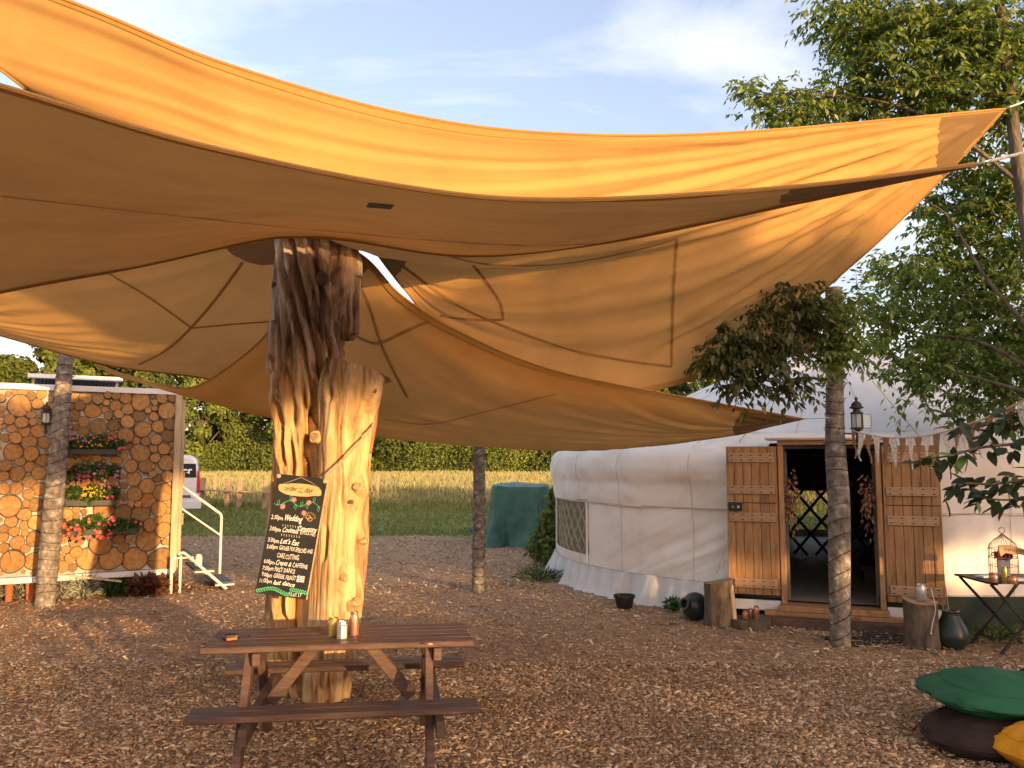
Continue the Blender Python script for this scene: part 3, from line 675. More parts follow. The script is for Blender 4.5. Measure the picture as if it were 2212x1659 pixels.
# low sail spanning behind the trunk
C_, PC, NC = sail('shade_sail', 'low brown shade sail behind the trunk, tied to the pole by the tent door',
    [(690, 500, 6.8), (790, 558, 6.85), (870, 641, 6.9), (1000, 720, 7.0), (1200, 800, 7.25), (1500, 862, 7.6), (1735, 905, 7.95)],
    [(205, 787, 10.6), (240, 807, 10.45), (300, 826, 10.3), (400, 847, 10.1), (590, 884, 9.8), (820, 920, 9.6), (1000, 945, 9.4), (1220, 965, 9.1), (1500, 950, 8.6), (1735, 905, 7.95)],
    [(690, 500, 6.8), (640, 620, 7.1), (600, 690, 7.45), (540, 756, 8.0), (446, 824, 8.9), (400, 839, 9.3), (360, 834, 9.6), (300, 819, 10.0), (205, 787, 10.6)], [(1735, 905, 7.95), (1735, 905, 7.95)],
    [((1735, 905, 7.95), .66), ((690, 500, 6.8), .5)], [(1, .5, .10, 9, .5), (0, .0, .06, 9, .4)], transl=.28)
straps(C_, PC, NC, [[(772, 600), (800, 668), (822, 738), (850, 800), (880, 858)], [(752, 715), (790, 735), (822, 740), (870, 718), (935, 690)]], .030)
straps(C_, PC, NC, [[(830, 905), (930, 915), (1050, 888), (1200, 850)]], .014)
fitting(C_, U(1735, 905, 7.95), U(1790, 902, 8.05), M['silver'], .006)

# left sail
D_, PD, ND = sail('shade_sail', 'orange brown shade sail at the left, sloping down over the log cabin',
    [(640, 500, 7.0), (300, 560, 7.3), (0, 600, 7.7), (-300, 640, 8.2)],
    [(1035, 925, 11.4), (700, 868, 10.6), (446, 818, 9.9), (240, 790, 9.4), (0, 725, 8.8), (-300, 642, 8.25)],
    [(640, 500, 7.0), (750, 650, 8.1), (850, 800, 9.6), (1035, 925, 11.4)], [(-300, 640, 8.2), (-300, 642, 8.25)],
    [((575, 525, 7.05), .42)], [(0, 0, .08, 8, .5), (1, .5, .05, 6, .4)], sag=.1)
straps(D_, PD, ND, [[(525, 565), (470, 640), (412, 708), (360, 755), (300, 787)], [(412, 708), (500, 700), (590, 693)], [(235, 590), (320, 640), (412, 706)]], .030)
fitting(D_, U(1035, 925, 11.4), U(1037, 926, 11.47))

# ================================================================== THE DEAD TREE
trunk_base = G(682, 1490); TD = 6.4
dead = thing('dead_tree', 'forked barkless tree trunk standing behind the picnic table', 'tree trunk', (trunk_base.x, TD, 0))
def limb(rows, dep, seed, nseg=120, nring=230, ridge=.13, twist=.25, cut=None, crev=(), bumps=()):
    """rows: (x, y, half width) in picture units, bottom to top"""
    C3 = [U(x, y, dep) for x, y, w in rows]; C3[0].z = -.05
    Rs = [w * dep / FPX for x, y, w in rows]
    pts = cat_rom([Vector((p.x, r, p.z)) for p, r in zip(C3, Rs)], nring)
    th = np.linspace(0, 2 * math.pi, nseg, endpoint=False)[None, :]
    px = np.array([p.x for p in pts])[:, None]; pr = np.array([p.y for p in pts])[:, None]; pz = np.array([p.z for p in pts])[:, None]
    tw = th + twist * pz + .25 * fbm(pz * .9, 0, seed, 2)
    cx, sx = np.cos(tw), np.sin(tw)
    n1 = 1 - np.abs(fbm(cx * 2.1 + seed, sx * 2.1, pz * .42, 3)) * 2.4
    n2 = fbm(cx * 5.5, sx * 5.5 + seed, pz * .8, 4); n3 = fbm(cx * 16, sx * 16 + seed, pz * 1.6, 3); n0 = fbm(cx * 1.1, sx * 1.1, pz * .8 + seed, 2)
    furrow = np.clip(fbm(cx * 3.3 + 4, sx * 3.3 + seed, pz * .55, 2) - .16, 0, 1)
    r = pr * (1 + .12 * n0 + ridge * .7 * n1 + .75 * ridge * n2 + .38 * ridge * n3 - 1.7 * furrow * (ridge / .13))
    for pl, wd, dp in crev:                                   # deep drying cracks and hollows, given where they open to the front
        q = [U(x, y, dep) for x, y in pl]; zz = np.array([v.z for v in q])[::-1]; xx = np.array([v.x for v in q])[::-1]
        xc = np.interp(pz[:, 0], zz, xx)[:, None] + .012 * fbm(pz * 6, 0, seed + wd, 2); inr = np.clip((pz - zz[0]) / .08, 0, 1) * np.clip((zz[-1] - pz) / .08, 0, 1)
        X0 = px + r * np.cos(th); w_ = wd * dep / FPX * (1 + .5 * fbm(pz * 4, 3, seed, 2)); front = np.clip(-np.sin(th) * 2, 0, 1)
        r = r - dp * np.exp(-((X0 - xc) / w_)**2) * inr * front + .25 * dp * np.exp(-((np.abs(X0 - xc) - 2.0 * w_) / w_)**2) * inr * front
    for bx_, by_, wd, hh_ in bumps:                            # wood swelling round old branch stubs
        q = U(bx_, by_, dep - .2); w_ = wd * dep / FPX; X0 = px + r * np.cos(th); d2 = ((X0 - q.x) / w_)**2 + ((pz - q.z) / (w_ * 1.5))**2
        r = r + hh_ * np.exp(-d2) * np.clip(-np.sin(th) * 2, 0, 1)
    X = px + r * np.cos(th); Y = dep + r * np.sin(th) * .95; Z = pz + 0 * th
    if cut is not None:
        zc = cut(X, Y); Z = np.minimum(Z, zc + .012 * n3)
    V = np.stack([X, Y, Z], -1).reshape(-1, 3); idx = np.arange(nring * nseg).reshape(nring, nseg); nx_ = np.roll(idx, -1, 1)
    F = np.stack([idx[:-1], nx_[:-1], nx_[1:], idx[1:]], -1).reshape(-1, 4)
    top = V[-nseg:]; cen = top.mean(0); 
    # end cap as rings shrinking to the heart
    caps = []; 
    for f in (.8, .5, .2): caps.append(cen + (top - cen) * f + np.array([0, 0, -.012 * (1 - f)]) + .004 * np.stack([0 * th[0], 0 * th[0], fbm(np.cos(th[0]) * 4 * f, np.sin(th[0]) * 4 * f, seed, 2)], -1))
    V2 = np.concatenate([top] + caps); i2 = np.arange(4 * nseg).reshape(4, nseg); n2_ = np.roll(i2, -1, 1)
    F2 = np.stack([i2[:-1], n2_[:-1], n2_[1:], i2[1:]], -1).reshape(-1, 4)
    return V, F, V2, F2
rows_main = [(664, 1500, 50), (655, 1430, 52), (642, 1340, 56), (640, 1200, 56), (645, 1080, 52), (650, 1000, 54), (654, 930, 58), (660, 850, 66), (668, 780, 74), (674, 700, 74), (684, 620, 80), (688, 560, 84), (688, 480, 80), (688, 440, 76)]
CREV = [([(640, 470), (652, 560), (668, 640), (700, 760), (708, 850)], 6, .10), ([(612, 500), (626, 560), (632, 600), (650, 660), (672, 740), (690, 830), (697, 900)], 5, .085), ([(730, 500), (735, 560), (733, 640), (740, 740), (742, 800)], 5, .07), ([(686, 480), (698, 560), (712, 650), (722, 720), (726, 790)], 5, .07),
        ([(632, 780), (642, 830), (650, 880), (652, 930)], 6, .09), ([(606, 840), (616, 880), (622, 910), (626, 960), (628, 1010)], 6, .10), ([(694, 860), (684, 930), (676, 1000), (670, 1060), (662, 1200), (652, 1340), (650, 1480)], 9, .15), ([(640, 940), (648, 1000), (650, 1040)], 5, .06), ([(628, 1180), (624, 1300), (626, 1420), (630, 1490)], 6, .08)]
V, F, V2, F2 = limb(rows_main, 6.47, 2.0, nseg=190, nring=300, ridge=.17, twist=.8, crev=CREV, bumps=[(690, 945, 24, .06), (697, 604, 22, .05), (605, 848, 18, .04)])
place('main_stem', V, F, [M['dead']], dead, smooth=True); place('main_stem_top', V2, F2, [M['cut']], dead, smooth=True)
rows_stub = [(702, 1500, 46), (712, 1430, 48), (722, 1340, 53), (732, 1200, 57), (738, 1080, 54), (742, 1000, 54), (746, 930, 58), (756, 850, 68), (768, 810, 72), (778, 770, 70)]
pL = U(735, 786, 6.28); pR = U(842, 822, 6.28)
V, F, V2, F2 = limb(rows_stub, 6.28, 9.0, nseg=160, nring=260, ridge=.085, twist=.1, bumps=[(772, 1056, 24, .055), (742, 1252, 24, .05), (766, 1302, 24, .055), (803, 842, 22, .04), (786, 1168, 18, .05), (758, 1084, 14, .025), (715, 960, 22, .03), (735, 1150, 30, -.03)], crev=[([(724, 800), (726, 835), (724, 875)], 5, .07), ([(715, 1130), (716, 1170), (712, 1210)], 5, .05), ([(748, 900), (750, 1000), (748, 1100)], 2.5, .02), ([(700, 1340), (702, 1420), (704, 1490)], 5, .05), ([(728, 1380), (730, 1440), (730, 1490)], 4, .04), ([(800, 860), (796, 920), (790, 1000)], 5, .035)], cut=lambda X, Y: pL.z + (X - pL.x) / (pR.x - pL.x) * (pR.z - pL.z) - .1 * (Y - 6.28))
place('cut_stem', V, F, [M['dead']], dead, smooth=True); place('cut_stem_top', V2, F2, [M['cut']], dead, smooth=True)
# a third root-side rib on the left and a folded rib on the top right
for rows, dep, sd in (([(598, 1450, 22), (600, 1340, 27), (603, 1200, 24), (606, 1050, 20), (612, 930, 18), (622, 850, 14)], 6.42, 4.0),
                      ([(752, 720, 12), (756, 660, 20), (757, 600, 24), (762, 565, 19), (764, 540, 10)], 6.42, 6.0),
                      ([(612, 800, 22), (610, 760, 30), (615, 715, 28), (625, 680, 16)], 6.38, 11.0)):
    V, F, V2, F2 = limb(rows, dep, sd, nseg=48, nring=70, ridge=.10); 
    if rows[0][1] < 1400:
        V = V.copy(); z0 = U(rows[0][0], rows[0][1], dep).z; zs = V[:, 2]; V[:, 2] = np.where(zs < z0, z0 + (zs - z0) * .02, zs)
    place('rib', V, F, [M['dead']], dead, smooth=True)
REDBARK = mat('inner_bark', [(.16, .06, .025), (.30, .125, .05), (.40, .2, .09)], scale=16, stretch=(1, 1, .2), rough=.85, bump=.6)
V, F, V2, F2 = limb([(808, 838, 8), (805, 870, 12), (800, 920, 13), (791, 975, 12), (786, 1030, 9), (783, 1080, 6)][::-1], 6.27, 15.0, nseg=48, nring=80, ridge=.16)
z0 = U(783, 1080, 6.27).z; V = V.copy(); V[:, 2] = np.where(V[:, 2] < z0, z0 + (V[:, 2] - z0) * .02, V[:, 2]); place('bark_remnant', V, F, [REDBARK], dead, smooth=True)
def knot(x, y, dep, d, r, ln, dark=False):
    p = U(x, y, dep); d = Vector(d).normalized(); b = MB()
    b.lathe(p - d * .10, [(r * 1.75, 0), (r * 1.4, .05), (r * 1.12, .085), (r * 1.0, .10 + ln * .6), (r * .93, .10 + ln), (r * .84, .105 + ln), (r * .45, .10 + ln)], 18, d, wob=.13)
    b.build('knot', M['stump'] if dark else M['dead'], dead, smooth=True)
    e = MB(); e.lathe(p + d * (ln + .003), [(r * .84, 0), (r * .5, .004), (.001, .002)], 18, d, cap=False, wob=.13); e.build('knot_face', M['stump'] if dark else M['cut'], dead)
knot(606, 617, 6.35, (-1, -.35, .05), .024, .06, True); knot(697, 601, 6.16, (.05, -1, -.1), .05, .03, True)
knot(684, 945, 6.17, (-.35, -1, .1), .045, .03); knot(603, 848, 6.25, (-.7, -.7, .2), .032, .03); knot(806, 842, 6.08, (.25, -1, .1), .026, .006, True)
knot(773, 1050, 6.06, (.3, -1, .5), .032, .004); knot(790, 1168, 6.16, (.9, -.4, .2), .022, .012); knot(742, 1246, 6.04, (-.1, -1, .6), .028, .008); knot(771, 1300, 6.07, (.7, -.8, .4), .03, .008)
knot(758, 1084, 6.05, (0, -1, 0), .013, .002, True); knot(592, 775, 6.32, (-.9, -.5, -.35), .045, .03, True)
# rope slung round the trunk that carries the board
b = MB(); b.tube(cat_rom([U(705, 1032, 6.0), U(735, 1000, 6.0), U(770, 963, 6.02), U(800, 930, 6.1), U(808, 905, 6.25)], 20), .008, 6)
tag(b.build('hanging_rope', M['rope'], smooth=True), 'thin tan rope slung diagonally across the sunlit trunk', 'rope')

# ================================================================== PICNIC TABLE
yaw = math.radians(8.0); ex = Vector((math.cos(yaw), math.sin(yaw), 0)); ey = Vector((-math.sin(yaw), math.cos(yaw), 0)); ez = Vector((0, 0, 1))
tc_ = Vector((-1.005, 5.04, 0))
pt = thing('picnic_table', 'dark brown wooden picnic table with attached benches', 'picnic table', tc_)
def T(a, b_, c): return tc_ + ex * a + ey * b_ + ez * c
def plank(name, a0, a1, b0, b1, z0, z1, m=M['brown'], par=pt, bev=.006):
    q = MB(); q.obox(T((a0 + a1) / 2, (b0 + b1) / 2, (z0 + z1) / 2), ex, ey, ez, (a1 - a0) / 2, (b1 - b0) / 2, (z1 - z0) / 2); return q.build(name, m, par, bevel=bev)
for i in range(5):
    b0 = -.27 + i * .108; plank('table_board', -.757 + .003 * (i % 2), .757 - .004 * (i % 3), b0, b0 + .102, .695, .73)
for sgn in (-1, 1):
    for i in range(2):
        b0 = (.56 if sgn > 0 else -.46) - .10 + i * .102; plank('bench_board', -.765, .765, b0, b0 + .097, .405, .44)
for a in (-.50, .50):
    for sgn in (-1, 1):
        q = MB(); q.beam(T(a, sgn * .17, .69), T(a, sgn * .60, 0), .095, .045, ex); q.build('leg', M['brown'], pt, bevel=.005)
    q = MB(); q.beam(T(a + .047, -.66, .36), T(a + .047, .66, .36), .045, .09); q.build('seat_bearer', M['brown'], pt, bevel=.005)
    q = MB(); q.beam(T(a + .047, -.29, .66), T(a + .047, .29, .66), .045, .068); q.build('top_bearer', M['brown'], pt, bevel=.005)
    s = 1 if a < 0 else -1
    q = MB(); q.beam(T(a + s * .09, .0, .36), T(a + s * .36, .0, .69), .07, .045, ey); q.build('brace', M['brown'], pt, bevel=.005)
for a in (-.50, .50):
    for sgn in (-1, 1):
        for f in (.08, .48):
            p = T(a, sgn * .17, .69).lerp(T(a, sgn * .60, 0), f); q = MB(); q.lathe(p - ex * .024, [(.011, 0), (.011, -.006), (.004, -.009), (.001, -.009)], 10, ex); q.build('bolt_head', M['blackiron'], pt, smooth=True)
for i in range(5):
    for a in (-.47, .53):
        q = MB(); q.lathe(T(a, -.219 + i * .108, .7302), [(.006, 0), (.006, .0012), (.001, .0012)], 8); q.build('screw_head', M['blackiron'], pt)
# jars on the table
def jar(name, p, prof, m, label, n=24, cat='jar', grp=None, sm=True):
    b = MB(); b.lathe(p, prof, n); o = b.build(name, m, loc=p, smooth=sm); return tag(o, label, cat, grp)
def on_table(x, y): return G(x, y, .731)
s_ = 4.8 / FPX
def jarprof(r, h, neck=.78): return [(r * .92, 0), (r, .008), (r, h * .72), (r * .95, h * .80), (r * neck, h * .86), (r * neck, h * .89), (r * (neck + .05), h * .90), (r * (neck + .05), h * .93), (r * neck, h * .94), (r * neck, h), (r * (neck - .08), h), (r * (neck - .08), h * .88)]
jar('jar', on_table(720, 1373), jarprof(.033, .105, .88), M['gold'], 'squat gold jar on the picnic table')
jar('jar', on_table(765, 1372), jarprof(.028, .138, .80), M['copper'], 'tall rose gold bottle on the picnic table')
jar('jar', on_table(739, 1379), [(.029, 0), (.031, .006), (.031, .072), (.024, .082), (.022, .09), (.024, .092), (.024, .098), (.022, .098), (.021, .085)], M['silver'], 'small silver six sided jar on the picnic table', 6, sm=False)
# lighter
lp = on_table(505, 1386) + Vector((0, 0, .024))
li = thing('gas_lighter', 'black gas lighter with an orange trigger on the picnic table', 'lighter', lp)
b = MB(); b.tube(cat_rom([lp + ex * -.06, lp + ex * -.03 + ez * .004, lp + ex * .0 + ez * .006, lp + ex * .03 + ez * .006], 12), [.012, .021, .024, .024, .023, .022, .021, .02, .019, .018, .016, .008], 12); b.build('handle', M['blackplastic'], li, smooth=True)
b = MB(); b.tube([lp + ex * .028 + ez * .006, lp + ex * .05 + ez * .006, lp + ex * .095 + ez * .004], [.008, .0055, .005], 10); b.build('nozzle', M['blackplastic'], li, smooth=True)
b = MB(); b.obox(lp + ex * -.008 - ey * .022 + ez * -.004, (ex + ey * .55).normalized(), (ey - ex * .55).normalized(), ez, .03, .009, .006); b.build('orange_tab', M['orange'], li, bevel=.003)
# splinter chips of pale paint on the table
b = MB(); b.box(on_table(930, 1392) + Vector((0, 0, .003)), .012, .004, .003, .2); tag(b.build('wood_splinter', M['timber']), 'pale wood splinter near the right end of the picnic table', 'splinter')

# ================================================================== CHALKBOARD
TL, TR_, BR_, BL = U(597, 1026, 6.04), U(707, 1031.5, 5.98), U(661, 1299, 5.86), U(554, 1278, 5.90)
bx = ((TR_ - TL) + (BR_ - BL)).normalized(); by = ((BL - TL) + (BR_ - TR_)); by = (by - bx * by.dot(bx)).normalized(); bn = bx.cross(by).normalized()
if bn.y > 0: bn = -bn
BW = ((TR_ - TL).length + (BR_ - BL).length) / 2; BH = ((BL - TL).length + (BR_ - TR_).length) / 2
bc = (TL + TR_ + BR_ + BL) / 4; b0 = bc - bx * BW / 2 - by * BH / 2
board = thing('chalkboard', 'black chalkboard with a handwritten order of the day leaning on the trunk', 'chalkboard', bc + by * BH / 2)
b = MB(); b.obox(bc - bn * .008, bx, by, bn, BW / 2, BH / 2, .008); b.build('panel', M['chalkboard'], board, bevel=.002)
def BP(s, t, o=.0015): return b0 + bx * (s * BW) + by * (t * BH) + bn * o
def write(text, s0, s1, t, hgt, m=M['chalk'], shear=0, par=board, name='lettering', bold=0):
    cu = bpy.data.curves.new('txt', 'FONT'); cu.body = text; cu.size = 1; cu.shear = shear; cu.offset = bold; cu.resolution_u = 2
    o = link(bpy.data.objects.new('txt', cu)); dg = bpy.context.evaluated_depsgraph_get(); me = bpy.data.meshes.new_from_object(o.evaluated_get(dg)); bpy.data.objects.remove(o)
    n = len(me.vertices); co = np.zeros(n * 3); me.vertices.foreach_get('co', co); co = co.reshape(-1, 3); bpy.data.meshes.remove
    x0, x1 = co[:, 0].min(), co[:, 0].max()
    out = []
    for q in co:
        a = s0 + (q[0] - x0) / (x1 - x0) * (s1 - s0); out.append(BP(a + .002 * math.sin(a * 37 + t * 90), t - q[1] * hgt * (1 + .08 * math.sin(a * 41 + t * 50)) + .0025 * math.sin(a * 19 + t * 70) + .004 * (a - s0)))
    fs = [tuple(p.vertices) for p in me.polygons]; bpy.data.meshes.remove(me); bpy.data.curves.remove(cu)
    r = MB(); r.add(out, fs); return r.build(name, m, par)
H_ = .052
write('2:30pm', .04, .27, .385, H_); write('Wedding', .31, .66, .382, .07, shear=.35, bold=.012); write('Ceremony', .60, .98, .455, .066, shear=.35, bold=.012)
write('3:00pm', .05, .27, .482, H_); write('Cocktails', .31, .62, .48, .055, shear=.35, bold=.01); write('& MOCKTAILS', .66, .96, .483, .048)
write('3:30pm', .06, .28, .575, .048); write("Let's Eat", .30, .68, .575, .06, shear=.35, bold=.01)
write('5:00pm', .06, .28, .628, .048); write('GATHER FOR SPEECHES AND', .31, .97, .628, .05)
write('CAKE CUTTING', .30, .72, .695, .058)
write('6:00pm', .06, .27, .752, .048); write('Crepes &', .30, .60, .752, .056, shear=.35, bold=.01); write('CAFFEINE', .63, .92, .755, .052)
write('7:00pm', .06, .27, .805, .048); write('FIRST DANCE', .30, .70, .806, .052)
write('9:00pm', .07, .27, .858, .048); write('GREEK FEAST', .30, .74, .859, .05)
write('11:00pm', .05, .29, .908, .048); write('last dance', .32, .74, .910, .054, shear=.35, bold=.01)
write('15.07.17', .66, .90, .985, .04)
# wooden plaque drawn at the top, its string and its wording
pl = []
for k in range(28):
    a = 2 * math.pi * k / 28; pl.append(BP(.5 + .43 * math.copysign(abs(math.cos(a))**.6, math.cos(a)) + .012 * math.sin(5 * a), .118 + (.048 + .007 * math.sin(4 * a + 1)) * math.copysign(abs(math.sin(a))**.6, math.sin(a)), .001))
b = MB(); b.poly(pl, bn, .004); b.build('plaque', M['plaque'], board)
def chalkline(pts, m, r=.0022, name='drawing'):
    b = MB(); b.tube([BP(s, t, .002) for s, t in pts], r, 5); return b.build(name, m, board)
chalkline([(.12, .09), (.3, .05), (.48, .01), (.7, .045), (.88, .085)], M['rope'], .002, 'string')
def write_on(text, s0, s1, t, h): 
    o = write(text, s0, s1, t, h, M['ink'], .35, bold=.01)
    me = o.data; co = np.zeros(len(me.vertices) * 3); me.vertices.foreach_get('co', co); co = co.reshape(-1, 3) + np.array(bn) * .0055; me.vertices.foreach_set('co', co.ravel()); me.update()
write_on('order', .20, .46, .132, .06); write_on('of', .49, .56, .115, .03); write_on('the', .48, .57, .142, .03); write_on('day', .60, .78, .132, .06)
vine = [(.04 + .92 * k / 24, .245 + .022 * math.sin(k * .55 + .4) - .02 * (k / 24)) for k in range(25)]; chalkline(vine, M['chalkg'], .002)
for k in range(2, 24, 3):
    s, t = vine[k]; sg = 1 if k % 2 else -1
    chalkline([(s, t), (s + .03, t + sg * .02), (s + .02, t + sg * .045), (s - .015, t + sg * .03), (s, t)], M['chalkg'], .0018)
for s, t in ((.22, .275), (.42, .205), (.72, .215), (.66, .305)):
    for q in range(5):
        a = q * 1.2566; chalkline([(s, t), (s + .05 * math.cos(a), t + .02 * math.sin(a)), (s + .045 * math.cos(a + .5), t + .02 * math.sin(a + .5)), (s, t)], M['chalkp'], .003)
chalkline([(.76 + .045 * math.cos(a), .335 + .017 * math.sin(a)) for a in np.linspace(0, 6.28, 14)], M['chalkgold']); chalkline([(.80 + .045 * math.cos(a), .35 + .017 * math.sin(a)) for a in np.linspace(0, 6.28, 14)], M['chalkgold'])
for k in range(13):
    a = k * math.pi / 12 + math.pi; chalkline([(.78 + .09 * math.cos(a), .34 + .035 * math.sin(a)), (.78 + .13 * math.cos(a), .34 + .05 * math.sin(a))], M['chalkgold'], .0012)
for k in range(8): 
    s = .30 + .05 * k; chalkline([(s, .435), (s - .01, .418)], M['chalk'], .0012); chalkline([(s, .497), (s + .01, .515)], M['chalk'], .0012)
for k in range(22):
    s = .02 + .96 * k / 21; t = .962 + .016 * math.sin(k * .45 + 2); 
    if .64 < s < .92: t = .935 + .03 * (s - .64)
    for sg in (-1, 1): chalkline([(s, t), (s + .03, t + sg * .014), (s + .045, t + sg * .008)], M['chalkg'], .0042)
fp0 = BP(.83, .842, .002); fw, fh = .055, .05
for k in range(9):
    b = MB(); b.obox(fp0 + by * (k - 4) * fh / 9, bx, by, bn, fw / 2, fh / 18, .001 + .0002 * k); b.build('flag_stripe', M['flagblue'] if k % 2 == 0 else M['chalk'], board)
b = MB(); b.obox(fp0 - bx * fw * .3 - by * fh * .22, bx, by, bn, fw * .2, fh * .28, .0045); b.build('flag_canton', M['flagblue'], board)
for hx, hy in ((fw * .2, fh * .05), (fw * .04, fh * .28)):
    b = MB(); b.obox(fp0 - bx * fw * .3 - by * fh * .22, bx, by, bn, hx, hy, .0055 + hx * .01); b.build('flag_cross', M['chalk'], board)
for s in (.03, .965):
    b = MB(); b.lathe(BP(s, .02, -.004), [(.016, 0), (.016, .01), (.008, .014), (.001, .014)], 10, bn); b.build('rope_knot', M['rope'], board, smooth=True)
b = MB(); b.obox(bc + bx * (BW / 2 + .0025) - bn * .008, bx, by, bn, .002, BH / 2 - .001, .0075); b.build('sunlit_edge', M['timber'], board)  # pale strip painting the sunlight caught by the board's right edge

# ================================================================== LOG CABIN
CR = Vector((-4.52, 11.3, 0)); e1 = Vector((.875, .485, 0)).normalized(); e2 = Vector((-e1.y, e1.x, 0)); cn = -e2
cabin = thing('log_cabin', 'white container cabin clad with round log slices and flower boxes', 'cabin', CR + e2 * 1.5 - e1 * 1.2)
def K(a, b_, z): return CR + e1 * a + e2 * b_ + Vector((0, 0, z))
def cbox(name, a0, a1, b0, b1, z0, z1, m, par=None, bev=.006):
    q = MB(); q.obox(K((a0 + a1) / 2, (b0 + b1) / 2, (z0 + z1) / 2), e1, e2, ez, (a1 - a0) / 2, (b1 - b0) / 2, (z1 - z0) / 2); return q.build(name, m, par if par is not None else cabin, bevel=bev)
wall = cbox('wall', -2.5, -.002, .06, 5.8, .33, 2.66, M['render'])
cbox('top_rail', -2.5, .02, .0, .14, 2.66, 2.735, M['white']); cbox('bottom_rail', -2.5, .0, .015, .12, .25, .325, M['white'])
cbox('roof', -2.5, 0, .14, 5.8, 2.665, 2.70, M['white'])
cbox('corner_post', -.075, .012, -.03, .055, .30, 2.655, M['timber']); cbox('corner_board', .014, .06, .0, .13, .34, 2.60, M['timber'])
for z0 in (.9, 1.45, 1.95): cbox('hinge_block', .062, .085, .02, .12, z0, z0 + .16, M['timber'])
for a in (-.25, -1.2, -2.2): cbox('foot_block', a - .15, a + .15, .3, .7, .0, .25, M['stone'])
# log slices
DISCS = """47,350,18 88,340,20 130,340,28 182,362,27 238,355,28 112,420,67 217,410,32 55,498,32 125,515,36 180,472,25 68,552,27 140,568,32 190,512,22 222,565,42 30,605,25 90,605,35 168,632,42 255,632,36 75,685,52 180,697,44 245,735,35 30,765,36 115,742,28 97,812,46 172,775,32 20,825,30 170,857,38 20,897,35 92,897,38 225,808,40 225,900,40 165,930,32 55,997,64 150,985,22 205,990,42 140,1047,38 65,1088,36 140,1112,28 20,1130,25 205,1095,43 80,1145,30 142,1155,20 200,1190,46 20,1180,28 100,1210,40 20,1240,30 145,1245,27 70,1320,68 195,1320,52
425,375,28 495,372,37 565,382,30 622,358,20 670,362,24 725,375,32 813,393,53 885,362,18 933,375,30 995,375,25 460,418,30 400,420,25 613,402,18 667,420,33 738,440,32 893,400,17 963,450,48 425,472,36 535,450,43 605,440,20 625,477,24 685,467,26 735,512,38 803,475,36 855,447,18 890,435,16 887,482,26 482,512,32 567,542,48 657,532,35 825,555,46 913,540,35 978,525,32 390,530,28 435,543,20 480,570,30 725,590,43 640,600,34 787,622,24 840,625,25 900,615,31 970,592,38 810,690,52 745,652,22 890,670,22 945,670,32 990,648,18 990,685,16 895,720,27 960,750,44 757,767,38 705,705,28 847,765,42 885,770,10 773,840,42 840,808,14 880,812,20 965,828,32 912,838,24 850,885,44 715,880,20 775,930,40 943,920,52 855,965,42 755,985,18 795,985,20 600,1015,60 708,1035,44 810,1045,50 920,1015,43 978,990,18 975,1025,18 865,1108,36 912,1080,20 963,1072,30 940,1135,42 855,1197,62 795,1138,28 580,1215,62 685,1187,30 710,1240,30 505,1305,62 640,1300,64 778,1305,66 930,1308,66 440,1265,33 405,1300,30 365,1350,34 420,1355,25 340,1295,25 568,1345,18 380,1250,24 440,1200,40 335,1245,18 380,1055,43 440,1020,22 440,1060,22 350,900,38 400,760,46 500,700,38 560,720,26 440,700,22 670,740,32 650,860,33 480,860,38 560,870,38 410,860,20 380,990,28 490,985,24"""
discs = [tuple(float(q) for q in d.split(',')) for d in DISCS.split()]
def z1px(x, y): return (x * 800 / 1475 * 2212 / 3200, (1040 + y * 800 / 1475) * 2212 / 3200)
p0w = K(0, 0, 0); placed = []
for zx, zy, r in discs:
    p = H(*z1px(zx, zy), p0w, e2); q = H(*z1px(zx + r, zy), p0w, e2); rad = (q - p).length * 1.0
    a = (p - CR).dot(e1); placed.append([a, p.z, rad * 1.17])
# slices beyond the left edge and small fillers in the gaps
rr = random.Random(11)
for tries in range(9000):
    a = rr.uniform(-2.46, -.1); z = rr.uniform(.36, 2.62); best = .13 if a < -2.0 else .055
    for q in placed:
        best = min(best, math.hypot(a - q[0], z - q[1]) - q[2] - .004)
        if best < .022: break
    best = min(best, -.085 - a, 2.655 - z, z - .335, a + 2.49)
    if best >= .022: placed.append([a, z, best])
slabs = []
for k in range(6):
    nn = 22; r3 = random.Random(k); ph = r3.random() * 6; out = [1 + .035 * math.sin(2 * t + ph) + .03 * math.sin(3 * t + ph * 2) + .012 * r3.uniform(-1, 1) for t in np.linspace(0, 6.283, nn, endpoint=False)]
    ring = lambda f, z: [(f * out[i] * math.cos(2 * math.pi * i / nn), f * out[i] * math.sin(2 * math.pi * i / nn), z) for i in range(nn)]
    vs = ring(1, -1.0) + ring(1, -.02) + ring(.975, .0) + ring(.905, .004)
    fs = [(j * nn + i, j * nn + (i + 1) % nn, (j + 1) * nn + (i + 1) % nn, (j + 1) * nn + i) for j in range(3) for i in range(nn)] + [tuple(3 * nn + i for i in range(nn))]
    me = bpy.data.meshes.new('log_slice'); me.from_pydata(vs, [], fs); me.materials.append(M['endgrain']); me.materials.append(M['stump'])
    me.polygons.foreach_set('material_index', [1] * (3 * nn) + [0]); me.update(); slabs.append(me)
R0 = Matrix((e1, Vector((0, 0, 1)), cn)).transposed()       # local x along the wall, y up, z out
for i, (a, z, r) in enumerate(placed):
    dep = rr.uniform(.008, .07); rot = R0 @ Matrix.Rotation(rr.gauss(0, .05), 3, 'X') @ Matrix.Rotation(rr.gauss(0, .05), 3, 'Y') @ Matrix.Rotation(rr.uniform(0, 6.28), 3, 'Z')
    Mx = Matrix.Translation(K(a, .058 - dep, z)) @ rot.to_4x4() @ Matrix.Diagonal((r, r * rr.uniform(.93, 1.0), .05, 1))
    copy_at(slabs[i % 6], 'log_slice', Mx, cabin)
